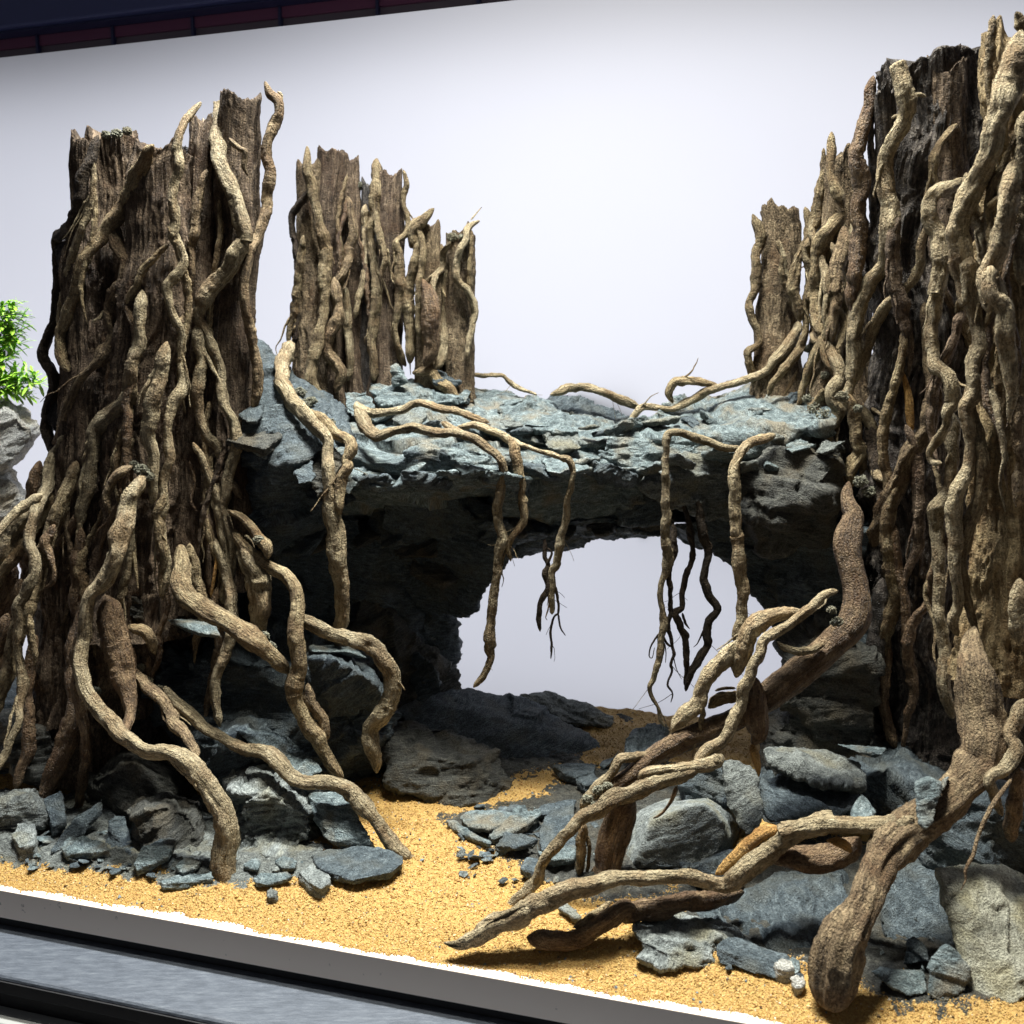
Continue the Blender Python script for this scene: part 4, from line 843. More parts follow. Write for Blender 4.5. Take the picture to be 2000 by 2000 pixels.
branch('driftwood_branch', 'pale twisting limb running down over the leaning log and ending in two thin prongs', [
 ('root_pale', 'K 530,600,16,66 470,600,30,65.8 420,625,40,65.6 330,720,46,65.4 240,785,46,65.2 130,870,46,65 J 1900,960,46,64.8 1860,1080,52,64.6 1800,1200,52,64.5 1750,1330,52,64.4 1730,1450,48,64.3 1660,1600,56,64.2 1600,1720,52,64 1480,1800,52,63.8 1400,1900,52,63.6 O 800,120,50,63.4 680,180,50,63.2 520,190,46,63 390,195,38,63 240,230,40,62.9 180,290,26,62.9'),
 ('root_pale', 'O 650,200,40,63.2 520,240,58,63 380,275,58,62.8 250,330,62,62.6 100,400,56,62.4 N 1330,430,66,62.3 1210,520,56,62.2 1080,600,50,62 960,730,46,61.9 860,830,46,61.8 805,930,42,61.7 770,1030,45,61.7 690,1130,46,61.6 600,1210,42,61.6 520,1265,14,61.6'),
 ('root_brown', 'O 470,330,24,63 440,420,18,63.5 390,500,14,64 340,550,12,64.2 290,575,5,64.3', dict(rough=.5)),
], P(1130, 1760, .62))
branch('driftwood_branch', 'knotted pale stub with an orange broken point hanging over the grey boulder', [
 ('root_pale', 'K 280,770,40,66.5 150,760,50,66.2 40,780,62,66 J 1880,830,76,65.8 1800,910,82,65.6 1750,1020,86,65.4 1710,1140,80,65.3 1690,1250,66,65.3'),
 ('root_brown', 'J 1840,1250,70,65.6 1840,1400,96,65.4 1850,1550,102,65.2 1860,1680,90,65 O 1040,20,76,64.9', dict(rough=.6)),
 ('cut', 'O 1040,10,72,64.9 1055,80,56,64.8 1080,180,34,64.7 1090,260,6,64.7', dict(rough=.5)),
 ('root_pale', 'J 1740,960,66,65.6 1600,1100,70,65.6 1500,1210,66,65.6 1440,1330,62,65.6 1380,1470,62,65.6 1280,1540,54,65.7 1200,1650,30,65.7'),
 ('root_pale', 'K 430,995,22,66.3 330,1035,32,66 220,1050,34,65.8 130,1030,28,65.7 70,980,18,65.6'),
 ('root', 'J 1480,1480,46,66 1580,1410,48,66 1720,1390,40,66 1800,1380,26,66'),
 ('root', 'J 1530,1350,10,66 1600,1330,14,66 1690,1330,12,66', dict(rough=.4)),
], P(1440, 1500, .655))

# crumbly filler packed into joints
filler(LS, 'A 880,1010,60 960,990,50 800,1020,50')
filler(LS, 'H 1070,70,80,75 1130,120,50,75 1010,30,50,75.5')
filler(LS, 'H 1060,1560,50,74.5 1110,1660,60,74.5 1200,1730,60,74.5 720,1740,60,73.5 660,1820,70,74')
filler(LS, 'I 20,600,60,75 60,1320,60,73.5 110,1400,60,73.5')
filler(MS, 'B 790,1400,50 E 330,1420,70,84 420,1480,60,83')
filler(SS, 'B 1480,1790,60 1560,1790,40')
filler(BT, 'G 560,1060,70,75 680,1150,50,75 700,1700,80,74 760,1780,70,74')
filler(RM, 'G 300,700,50 430,900,50')
# ---------------------------------------------------------------- the stone bridge
BR = thing('stone_bridge', 'slate bridge of glued slabs spanning the gap between the left and right stumps', 'stone bridge', P(1050, 1060, .88))
def slab(spec, mat, **kw): return hull_stone('slab', pts_of(spec), M[mat], BR, **kw)
slab('Z 640,765,94 770,733,97 895,742,96 930,790,92 600,850,80 700,878,78.5 860,880,78 950,905,79 640,948,82 800,928,83.5 945,940,84.5 600,1000,96 930,960,97', 'slate', step=.012)
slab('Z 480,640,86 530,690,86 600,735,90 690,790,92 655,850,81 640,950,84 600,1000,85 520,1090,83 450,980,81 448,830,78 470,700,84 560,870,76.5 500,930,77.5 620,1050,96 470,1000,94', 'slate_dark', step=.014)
slab('Z 900,790,94 1090,800,94 1190,840,93 930,868,80 1080,876,79.5 1205,884,81 950,960,84 1090,985,84.5 1240,1000,85 930,1012,94 1080,1006,95 1240,1000,95', 'slate', step=.012)
slab('Z 890,728,98 960,736,98 1060,770,96 1170,800,94 900,800,86 1020,838,84 1180,836,85 1210,820,92 900,880,94 1180,890,93', 'slate', step=.008, lay=1.4)
slab('Z 1025,752,97 1040,740,99 1200,762,99 1205,790,97 1060,800,94 1195,815,94 1030,775,96', 'slate_dark', step=.006, chips=2)
slab('Z 1215,792,90 1250,772,94 1380,733,94 1530,700,93 1580,715,92 1190,832,82 1300,858,80.5 1420,862,79.5 1575,800,78 1230,905,86 1560,905,86', 'slate', step=.007, lay=1.5, strat=(.25, -.1, 1))
slab('Z 1238,850,82 1330,848,80 1392,884,79 1202,917,79.5 1262,938,80 1310,978,81.5 1380,988,81.5 1430,920,80 1250,940,90 1420,950,90', 'stone', step=.012)
slab('Z 1398,890,77.5 1530,802,80 1610,830,78 1545,920,75.5 1475,992,76 1400,965,78 1440,1045,80 1570,1045,78 1420,1000,90 1600,900,90', 'stone_brown', step=.02)
slab('Z 1240,985,84 1400,975,83 1445,1050,84 1290,1010,86 1380,1050,86 1440,1000,95 1240,1002,95 1400,1050,92', 'slate_dark')
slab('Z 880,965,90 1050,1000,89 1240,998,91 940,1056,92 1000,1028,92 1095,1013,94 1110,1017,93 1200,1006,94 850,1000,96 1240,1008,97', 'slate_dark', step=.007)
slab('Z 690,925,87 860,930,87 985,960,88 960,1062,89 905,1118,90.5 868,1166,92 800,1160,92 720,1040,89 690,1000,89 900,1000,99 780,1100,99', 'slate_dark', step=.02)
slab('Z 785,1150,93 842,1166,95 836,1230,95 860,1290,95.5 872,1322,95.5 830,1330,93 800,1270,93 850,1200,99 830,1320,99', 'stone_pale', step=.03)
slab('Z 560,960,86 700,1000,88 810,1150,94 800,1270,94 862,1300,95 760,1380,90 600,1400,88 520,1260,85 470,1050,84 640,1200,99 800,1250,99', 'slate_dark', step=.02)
slab('Z 690,1100,88 760,1180,90 880,1300,93 800,1340,88 700,1330,86 650,1240,85.5 800,1320,98 700,1200,98', 'stone_brown', step=.02)
slab('Z 1400,985,85 1445,1090,84 1475,1165,83 1510,1190,82 1570,1260,80 1640,1300,79 1640,1000,79 1480,990,80 1560,1100,94 1450,1050,94', 'slate_dark', step=.02)
slab('Z 1470,1180,80 1560,1160,77 1660,1250,77 1660,1420,76 1560,1430,76 1480,1330,77 1600,1400,92 1500,1200,92', 'stone_brown', step=.02)
slab('Z 1150,815,82 1240,800,84 1330,835,81 1290,880,80 1190,885,80.5 1130,860,81 1240,880,86', 'slate', chips=1, step=.007, lay=1.4)
slab('Z 1040,985,84 1150,975,84 1240,985,85 1180,1010,88 1090,1014,88 1150,1000,92', 'slate_dark', chips=1, step=.008)
slab('Z 930,985,86 1030,990,86 1040,1012,89 960,1034,89 900,1020,88 980,1000,93', 'slate_dark', chips=1, step=.008)
slab('Z 720,935,84 860,920,84 900,985,88 800,1030,89 720,1000,87 800,950,93', 'slate_dark', chips=1, step=.01)
# broken plates that make the edge and the underside ragged
def plates(path, n, seed, mats, size=(.012, .034), up=0.0):
    r = np.random.default_rng(seed); p_ = np.array([P(px, py, q[0] / 100) for px, py, k, q in toks(path)])
    t = np.linspace(0, len(p_) - 1, n)
    for i, a in enumerate(t):
        c = np.array([np.interp(a, range(len(p_)), p_[:, j]) for j in range(3)]) + r.normal(size=3) * .003
        L_ = r.uniform(*size); h = L_ * r.uniform(.12, .30); m = 7
        ang = np.sort(r.uniform(0, 6.283, m)); rr = r.uniform(.65, 1.1, m)
        pl = np.stack([np.cos(ang) * rr * L_, np.sin(ang) * rr * L_ * .75, r.normal(size=m) * h * .1], 1)
        pts = np.vstack([pl, pl * [.88, .88, 1] - [0, 0, h]])
        R = Matrix.Rotation(r.normal() * .32 + up, 3, 'X') @ Matrix.Rotation(r.normal() * .25, 3, 'Y') @ Matrix.Rotation(r.uniform(0, 6), 3, 'Z')
        hull_stone('slab', pts @ np.array(R).T + c, M[mats[i % len(mats)]], BR, chips=1, step=.004, res=50, rough=.8)
plates('Z 650,905,78.5 760,890,77.8 880,880,77.5 960,885,78.5 1080,876,79 1190,880,80', 15, 3, ('slate', 'slate_dark', 'slate'))
plates('Z 480,790,79 520,860,76.8 600,900,77.5 640,920,79.5', 7, 4, ('slate_dark', 'stone_brown', 'slate'), (.014, .034), .5)
plates('Z 1230,880,79.5 1330,860,79 1420,880,78 1500,830,78.5 1570,850,77', 8, 5, ('slate', 'stone'), (.012, .028))
plates('Z 700,770,88 820,800,84 960,800,86 1080,810,85 1200,810,84 1340,790,85 1480,760,86', 20, 6, ('slate', 'slate', 'stone', 'slate_dark'), (.012, .030))
plates('Z 930,985,86 1040,985,86 1160,975,86 1240,980,86', 9, 7, ('slate_dark', 'stone_brown'), (.016, .034), .4)
plates('Z 560,1000,84 680,1000,87 800,1010,90 850,1080,91', 9, 8, ('slate_dark', 'stone_brown'), (.02, .04), .7)
plates('Z 600,1180,85 700,1240,86 800,1300,90', 6, 9, ('slate_dark', 'stone_brown'), (.02, .045), .7)
# the packed core behind the facing slabs
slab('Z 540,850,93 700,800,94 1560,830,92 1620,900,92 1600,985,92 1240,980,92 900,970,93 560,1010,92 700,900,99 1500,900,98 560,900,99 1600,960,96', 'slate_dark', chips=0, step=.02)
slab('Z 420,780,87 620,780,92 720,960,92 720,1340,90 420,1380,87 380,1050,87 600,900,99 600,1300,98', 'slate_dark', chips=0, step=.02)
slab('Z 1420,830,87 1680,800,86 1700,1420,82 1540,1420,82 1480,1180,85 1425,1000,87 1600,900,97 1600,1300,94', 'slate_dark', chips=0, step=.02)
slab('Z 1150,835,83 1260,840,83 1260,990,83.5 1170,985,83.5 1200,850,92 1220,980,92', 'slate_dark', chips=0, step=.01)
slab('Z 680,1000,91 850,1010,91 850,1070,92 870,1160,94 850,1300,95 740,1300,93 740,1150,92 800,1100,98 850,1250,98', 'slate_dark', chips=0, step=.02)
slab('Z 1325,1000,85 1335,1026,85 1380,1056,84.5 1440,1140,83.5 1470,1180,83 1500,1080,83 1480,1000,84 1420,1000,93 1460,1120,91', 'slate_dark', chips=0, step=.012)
# loose plates along the top of the deck
for sp_, mt in (('Z 690,735,90 700,722,93 790,715,94 892,735,93 880,758,90 720,765,88.5 790,775,90 880,770,92', 'slate'),
                ('Z 650,742,88 690,738,91 715,775,88 680,790,86 650,765,86.5 690,800,89', 'slate'),
                ('Z 735,690,90 748,682,91 772,722,90 740,728,90 755,725,92', 'slate'), ('Z 820,690,92 868,720,92 850,738,91 815,722,91 840,735,94', 'slate_dark'),
                ('Z 1240,770,88 1290,738,92 1316,765,91 1270,800,87 1240,800,87 1300,800,90', 'slate'),
                ('Z 560,760,84 590,755,86 660,800,83 680,830,81 640,835,80.5 600,810,82 640,850,84', 'slate_dark'),
                ('Z 760,850,78.6 800,835,80 905,850,79 940,880,78 850,900,77.6 780,905,77.6 850,915,80', 'slate'),
                ('Z 1020,820,83 1040,810,85 1090,820,85 1100,845,82 1060,850,81 1030,845,81.5 1070,855,84', 'stone'),
                ('Z 940,760,90 1000,750,93 1030,775,92 990,800,88 940,795,88 990,805,92', 'slate')):
    slab(sp_, mt, chips=1, step=.006)

# ---------------------------------------------------------------- roots lying on and hanging from the bridge
def vine(label, rows, base, group=None, name='hanging_root'):
    t = thing(name, label, 'root', base, group)
    for row in rows: root(row[1], row[0], t, name='strand', **(row[2] if len(row) > 2 else {}))
    return t
vine('thick brown root bending over the left shoulder of the bridge and hanging straight down', [
 ('root_pale', 'E 265,1050,56,90 220,1150,66,86 190,1280,62,82.5 210,1380,62,81 280,1480,62,80 370,1590,62,79 470,1680,56,78 540,1770,52,78 545,1900,52,77 I 550,60,60,76.5 560,200,58,76.3 580,400,70,76.3 600,550,80,76.3 600,700,80,76.3 630,850,66,76.3 650,1000,62,76.3 660,1150,56,76.3 640,1250,50,76.6 625,1340,40,77.4 620,1420,20,78'),
 ('root', 'E 380,1550,30,81 480,1610,46,79.5 580,1700,42,78.5 680,1780,42,77.5 725,1850,58,77 680,1930,46,76.5 I 690,40,50,76.3 655,120,46,76.2 640,250,46,76 630,420,38,75.8')], P(650, 1240, .763))
vine('upper pale root lying along the top of the bridge behind a longer one', [
 ('root_pale', 'E 750,1490,50,84 830,1560,42,83 980,1570,36,82 1120,1540,36,81.5 1240,1490,34,81.5 1370,1530,32,81 1500,1550,32,81 1620,1600,32,81 1760,1645,16,81')], P(830, 830, .81), name='crawling_root')
vine('long root crossing the bridge front then hanging down with a crooked pale tip', [
 ('root_pale', 'E 750,1540,46,82 830,1660,52,79.5 920,1740,46,78 1050,1700,36,78 1150,1690,42,78 1280,1700,42,78 1400,1715,42,77.8 1500,1720,38,77.6 1640,1770,36,76.4 1760,1840,36,75.8 I 1850,20,36,75.8 1855,150,40,76.8 1825,300,42,76.6 1830,450,42,76.6 1860,580,48,76.6 1832,700,38,76.6 1820,850,40,76.6 1790,1000,40,76.6 1775,1150,40,76.6 1765,1280,42,76.6 1765,1400,40,76.6 1770,1500,32,76.6 1705,1620,32,76.6 1640,1712,16,76.6'),
 ('root_pale', 'E 1400,1640,36,78.5 1480,1700,36,77.6 1640,1765,36,77.2 1750,1830,30,77 1835,1895,12,76.8'),
 ('root', 'I 1735,1270,16,76.4 1725,1370,18,76.4', dict(rough=.8))], P(935, 1290, .766))
vine('root draped over the bridge middle ending in a bunch of fine dangling rootlets', [
 ('root_pale', 'E 1500,1690,24,79.5 1650,1660,32,79 1800,1710,36,78.5 1910,1775,36,78 F 60,1035,28,77.5 200,1080,22,77.2 330,1120,26,77 425,1155,30,76.8 462,1240,30,76.8 440,1350,30,77 420,1480,30,77.4 410,1580,36,77.8 375,1700,40,78 350,1800,40,78 J 345,290,36,78 340,390,34,78 305,450,34,78 295,600,30,78 300,740,22,78 303,775,10,78'),
 ('root_dark', 'J 250,200,18,78.5 248,330,18,78.4 270,400,18,78.2 255,470,26,78 270,570,22,78 222,680,24,78 202,800,22,78 212,905,10,78'),
 ('root_dark', 'J 330,560,15,78 350,700,12,78 348,765,11,78 318,790,10,78 290,900,12,78 298,1000,13,78 293,1110,5,78', dict(rough=.6)),
 ('root_dark', 'J 348,765,8,78 365,870,7,78 405,935,3,78', dict(rough=.4)), ('root_dark', 'J 265,270,8,78.2 300,310,9,78.1 265,400,12,78', dict(rough=.5))], P(1075, 1290, .78))
vine('short root hanging from the bridge edge between the long crooked root and the fine bunch', [
 ('root', 'F -20,985,36,77.6 15,1100,42,77 50,1220,38,76.8 72,1350,34,76.8 88,1500,38,76.8 90,1600,34,76.8 40,1690,26,76.8 I 1900,620,28,76.8 1912,700,18,76.8 1922,760,6,76.8')], P(998, 1090, .768))
vine('thin pale root lying behind the bridge top beside the short hollow stump', [('root_pale', 'E 1590,1265,16,95 1700,1290,18,95 1850,1290,18,95 F 0,580,18,95 80,620,16,95 190,662,10,94')], P(970, 740, .95), name='crawling_root')
vine('arched root standing clear of the bridge top against the white panel', [('root_pale', 'F 285,662,14,95 380,630,36,95 500,605,32,95 650,630,32,95 750,670,36,95 870,720,36,95 970,760,20,95')], P(1160, 790, .95), name='crawling_root')
vine('root bent square over the right bridge edge and ending in dense black rootlets', [
 ('root_pale', 'F 1740,1060,26,78 1640,1060,32,78 1530,1040,36,77.8 1400,985,36,77.5 1280,950,36,77.3 1180,955,36,77 1160,1100,32,77 1160,1300,34,77 1155,1450,36,77 1158,1600,36,77 1160,1800,44,77.2 J 1175,300,44,77.5 1160,430,40,77.6 1122,560,26,77.7 1130,700,26,77.8 1150,850,40,77.8 1130,950,32,77.8 1112,1080,30,77.8 1080,1230,26,77.8 1042,1310,20,77.8 1060,1400,18,77.8 1110,1490,18,77.8 1120,1570,15,77.8 1160,1625,6,77.8'),
 ('root_dark', 'J 1215,90,34,78.5 1225,250,34,78.3 1215,350,28,78.2 1185,430,26,78 1195,600,22,78 1200,750,22,78 1175,850,20,78 1200,950,18,78 1220,1060,15,78 1200,1150,13,78 1205,1200,11,78 1175,1300,9,78 1212,1370,8,78 1198,1440,4,78'),
 ('root_dark', 'J 1110,915,9,78 1050,1010,7,78 1035,1085,5,78 1058,1100,4,78 1076,1020,3,78', dict(rough=.4)), ('root_dark', 'J 1210,1050,6,78 1240,1180,4,78 1282,1265,2,78', dict(rough=.3)),
 ('root_dark', 'J 1150,985,8,78 1162,1060,5,78 1158,1140,3,78', dict(rough=.3)), ('root_dark', 'J 1140,930,8,77.9 1165,985,10,78 1200,1020,10,78', dict(rough=.4)),
 ('root_dark', 'J 1125,1560,4,77.8 1150,1600,3,77.8 1185,1640,1.5,77.8', dict(rough=.3))], P(1300, 1400, .778))
vine('dark root with a snapped frayed side twig hanging under the right half of the bridge', [
 ('root_dark', 'F 1300,1480,14,80 1330,1640,26,80 J 1345,180,32,80 1370,260,24,80 1360,350,28,80 1310,480,26,80 1282,600,26,80 1290,710,26,80 1235,765,32,80 1270,870,30,80 1310,1000,26,80 1320,1130,26,80 1300,1310,8,80'),
 ('root_dark', 'J 1285,760,14,80 1310,840,12,80 1342,885,4,80', dict(rough=.5)), ('root_dark', 'J 1270,860,20,80 1320,930,20,80 1330,960,6,80', dict(rough=.6))], P(1335, 1330, .80))
vine('dark zigzag root hanging right of the frayed one and meeting its tip', [
 ('root_dark', 'F 1400,1450,20,79.5 1420,1600,36,79.5 J 1440,180,38,79.5 1480,300,32,79.5 1442,500,30,79.5 1490,620,36,79.5 1550,730,32,79.5 1490,820,36,79.5 1462,900,36,79.5 1480,990,32,79.5 1432,1080,36,79.5 1360,1190,30,79.5 1310,1355,12,79.5')], P(1340, 1350, .795))
vine('brown root running off the right bridge rock and dropping behind the knotted stub', [
 ('root_pale', 'G 60,1350,20,78 F 1900,995,34,77.6 1800,1025,36,77.3 1740,1070,36,77 1690,1200,42,76.6 1680,1350,46,76.5 1680,1500,46,76.5 1690,1700,46,76.5 J 1700,180,52,76.5 1700,350,52,76.5 1740,550,46,76.5 1740,700,42,76.5 1705,880,38,76.5 1690,1000,26,76.5')], P(1438, 1250, .765))

# ---------------------------------------------------------------- boulders and slabs on the ground
def rock(name, label, pts, mat, cat='stone', group=None, **kw):
    if name == 'slate_slab': kw.setdefault('rough', .55); kw.setdefault('lay', .6)
    return tag(hull_stone(name, pts, M[mat], **kw), label, cat, group)
B_ = boulder_pts
rock('boulder', 'low greyish boulder cut off by the left edge of the frame', B_('L -150,600 40,550 200,548 330,620 440,720 430,800 200,800 0,880 -160,920', .71, .79), 'stone', step=.02)
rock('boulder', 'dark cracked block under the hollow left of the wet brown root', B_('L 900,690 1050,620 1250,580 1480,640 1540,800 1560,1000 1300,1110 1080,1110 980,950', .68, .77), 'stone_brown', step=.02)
rock('slate_slab', 'upright dark slate leaning on the cracked block', pts_of('L 800,770,70.5 860,735,71.5 950,745,71.5 1020,1040,68.5 1000,1075,68 830,1060,69 780,980,69.5 900,1060,71.5 960,780,73'), 'slate_dark', 'slate', chips=1)
rock('boulder', 'big shaded rock at the foot of the left stump above the white gravelly ground', B_('L -60,-60 350,-20 480,150 500,420 320,480 100,430 -80,300', .76, .86), 'stone_brown', step=.02)
rock('boulder', 'dark rock hidden behind the left stump foot', B_('L 560,350 900,250 1400,420 1500,640 1100,700 600,740', .74, .86), 'stone_brown', step=.03)
rock('boulder', 'rough crusted pale rock between the wet brown root and the tilted light slab', B_('M 150,640 420,600 640,700 900,850 930,1000 880,1170 600,1270 300,1370 190,1320 170,900', .685, .77), 'stone_pale', rough=2.4, step=.03, chips=4)
rock('slate_slab', 'light slab tilted like a roof under the pale root that reaches the sand', pts_of('M 735,742,72 980,765,71.5 1115,850,69.5 1235,1062,67.6 1300,1290,67.4 1080,1240,67.6 940,1160,68 900,900,69.5 1000,900,75 1290,1250,72'), 'slate', 'slate', chips=2)
rock('slate_slab', 'long grey slate running diagonally behind the pale roots of the left stump', pts_of('M 215,290,73 330,262,75 700,378,74 890,600,72 770,660,71 400,430,72 560,560,76 300,400,77'), 'slate', 'slate', chips=2)
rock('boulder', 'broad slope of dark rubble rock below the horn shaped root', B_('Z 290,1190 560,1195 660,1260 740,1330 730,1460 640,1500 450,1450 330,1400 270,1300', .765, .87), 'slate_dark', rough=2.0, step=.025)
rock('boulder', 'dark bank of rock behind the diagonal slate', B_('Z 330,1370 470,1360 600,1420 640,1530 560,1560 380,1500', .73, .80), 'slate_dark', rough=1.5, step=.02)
rock('boulder', 'rounded rock with a bright flat top under the bent pale root', pts_of('I 390,1470,75 560,1440,78 720,1440,79 890,1590,77 960,1700,76.5 1040,1840,77 500,1930,75 400,1700,74.5 420,1530,74 700,1530,74.5 800,1600,74.5 800,1900,86 500,1500,86'), 'slate_dark', chips=3)
rock('slate_slab', 'thin pale edged slate stacked on the rock with the bright flat top', pts_of('I 410,1400,77 560,1420,77 700,1410,78 840,1490,77 700,1440,75.5 420,1440,75.5 600,1460,80 420,1430,80'), 'slate', 'slate', chips=1)
rock('slate_slab', 'thin slate sticking out of the shadow below the horn shaped root', pts_of('H 1250,1200,76 1450,1180,77 1650,1230,76 1680,1330,75 1500,1300,74.5 1300,1230,75 1500,1330,78 1300,1240,80'), 'slate', 'slate', chips=1)
rock('boulder', 'small rock in the dark gap beside the knotted pale root', B_('H 900,980 960,940 1100,1050 1140,1200 1100,1240 950,1180', .76, .81), 'stone_brown')
rock('boulder', 'long dark stone crossing behind the sand path under the bridge', pts_of('Z 755,1305,88 870,1290,92 1000,1325,92 1100,1382,89 1172,1420,87 1165,1450,85.5 1090,1462,84.5 960,1440,84 800,1400,84 740,1340,86 900,1420,95 1100,1440,93'), 'slate_dark', chips=1, rough=.5, lay=.5)
rock('boulder', 'low brownish stone at the left bend of the sand path', pts_of('Z 718,1392,80 770,1365,83 840,1368,83 940,1420,81 976,1470,79.5 962,1512,77.5 900,1525,76 820,1520,76 725,1480,77 760,1420,77.5 880,1440,77.5 900,1500,86 760,1480,86'), 'stone_brown', chips=3)
rock('boulder', 'flat pale stone resting against the back panel behind the long dark stone', pts_of('W 420,620,92 680,605,95 900,660,95 1160,770,94 1150,850,92 860,850,91 600,800,91 1000,840,97 600,720,97'), 'stone', chips=2)
rock('boulder', 'small dark stone right of the flat pale stone at the back', pts_of('W 1150,770,95 1210,745,95.5 1330,780,95.5 1500,850,94 1480,900,92 1300,860,92 1180,850,92.5 1400,880,97'), 'stone_brown', chips=2)
rock('boulder', 'black angular stone behind the end of the leaning log', pts_of('W 1255,980,82 1310,890,84 1440,850,85 1560,860,84 1540,1000,81 1400,1080,79.5 1240,1080,80 1400,1060,90'), 'slate_dark', chips=2)
rock('boulder', 'large light grey boulder behind the dark foot of the leaning log', B_('O 40,930 110,700 190,520 310,460 420,420 560,370 720,345 810,400 940,540 960,700 880,850 780,980 500,1000 100,1000', .655, .75, lean=.85), 'stone_pale', step=.03, chips=2, rough=.4, lay=.12)
rock('slate_slab', 'upright grey slab wedged right of the large light grey boulder', pts_of('O 800,200,69 870,115,70 965,150,70 1060,250,69 1130,480,67 1100,690,65.5 990,700,66 960,560,67 850,480,68 1050,600,72 900,200,73'), 'stone', 'slate', chips=2)
rock('slate_slab', 'bluish slate slab lying below the smooth stone by the blackened trunk', pts_of('O 1100,250,70 1280,235,71 1500,330,70 1850,400,69 1830,530,66.5 1700,570,65.5 1300,580,66 1140,600,67 1100,450,68 1500,450,76'), 'slate_dark', 'slate', chips=2)
rock('boulder', 'smooth dim stone on top of the bluish slate slab', pts_of('O 1130,50,70 1300,20,72 1620,50,72 1860,170,71 1890,350,68 1700,330,67.5 1400,280,68 1180,180,69 1600,250,80 1200,100,80'), 'stone', chips=2)
rock('boulder', 'large dark ridged rock under the long forked root', pts_of('O 720,1200,60 820,1170,61 1000,1095,62 1250,980,63.5 1750,950,63 1790,1200,60 1560,1420,57.5 1490,1520,56.5 1450,1780,54.5 1250,1560,56.5 1000,1480,58 700,1340,59 600,1310,60 1500,1300,70 1000,1300,70 1300,1750,60'), 'slate_dark', strat=(.5, -.3, 1), lay=1.5, step=.009, chips=2)
rock('boulder', 'flat pale stone lying in front under the dark brown root', pts_of('O 120,1410,57 280,1315,59 420,1330,59.5 700,1330,60 1020,1440,59 770,1490,56.2 740,1620,55.4 400,1600,55 200,1480,55.8 220,1640,55.5 480,1700,54.8 740,1720,54.8 500,1500,63'), 'stone_pale', chips=2, step=.012)
rock('slate_slab', 'dark slate leaning against the flat pale stone beside the thick foreground root', pts_of('O 745,1540,55.4 850,1465,56.2 1000,1485,56.5 1300,1590,55.5 1460,1770,53.8 1250,1800,53.6 1050,1750,54.2 780,1680,54.8 1000,1600,58'), 'slate_dark', 'slate', chips=1)
rock('boulder', 'brightly lit pale rock at the right edge of the frame near the front', pts_of('Q 1260,765,57 1450,735,58 1750,725,59 1960,790,59 2080,900,58 2060,1700,51.5 1850,1810,51 1540,1780,52 1520,1620,52.6 1640,1330,53.6 1500,1050,55 1300,840,56 1900,1500,62 1500,900,62'), 'stone_lit', chips=2, step=.03, rough=.7, lay=.3)
rock('slate_slab', 'round upright slate disc in front of the pale rock at the right', pts_of('Q 1215,1520,52.4 1260,1390,53 1350,1335,53.3 1440,1390,53.1 1510,1520,52.5 1490,1680,51.9 1390,1750,51.6 1290,1785,51.5 1200,1700,51.8 1350,1350,54.3 1480,1600,53.2 1250,1650,53'), 'slate', 'slate', chips=0)
rock('slate_slab', 'pointed slate left of the round slate disc', pts_of('Q 760,1530,52.8 830,1480,53.4 1000,1520,53.4 1200,1490,53.4 1210,1690,52 1080,1730,51.7 960,1690,52 1000,1600,55'), 'slate', 'slate', chips=0)
rock('slate_slab', 'dark slate half hidden behind the pointed slate', pts_of('Q 1030,1330,54.5 1100,1290,55 1200,1380,54.5 1230,1470,53.5 1050,1500,53.8 1000,1480,54 1100,1460,57'), 'slate_dark', 'slate', chips=0)
rock('boulder', 'rock coloured dark for the shaded hollow behind the thick foreground root', pts_of('Q 900,720,62 1300,640,64 1900,680,65 1950,900,62 1640,1330,57 1200,1400,56 900,1500,56 820,1100,58 1500,1000,74 900,1100,74'), 'slate_dark', chips=3)  # its dark colour imitates the shade of the black hollow
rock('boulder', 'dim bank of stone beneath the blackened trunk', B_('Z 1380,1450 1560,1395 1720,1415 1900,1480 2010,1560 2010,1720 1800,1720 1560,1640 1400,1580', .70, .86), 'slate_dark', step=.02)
rock('slate_slab', 'small thin slate lit at its tip under the blackened trunk', pts_of('X 740,490,71 900,500,73 1070,520,72 1040,560,70 900,550,69.5 1000,580,74'), 'slate', 'slate', chips=0)
rock('slate_slab', 'small triangular shard standing up behind the long forked root', pts_of('Q 640,345,62 700,182,63 715,182,63.2 790,340,62 770,380,61.5 650,380,61.5 720,340,64'), 'slate', 'slate', chips=0)
rock('slate_slab', 'grey slate lodged on the thick foreground root where it turns', pts_of('Q 1110,90,55.5 1200,60,55.8 1300,110,55.6 1290,260,55 1240,400,54.4 1180,440,54.2 1120,360,54.8 1200,300,57.5 1250,130,57.5'), 'slate', 'slate', chips=1)
rock('slate_slab', 'dark slate splinter pointing up beside the thick foreground root', pts_of('Q 1250,140,56.5 1360,55,58 1375,62,58 1330,160,56.5 1280,190,56 1300,150,59'), 'slate', 'slate', chips=0)

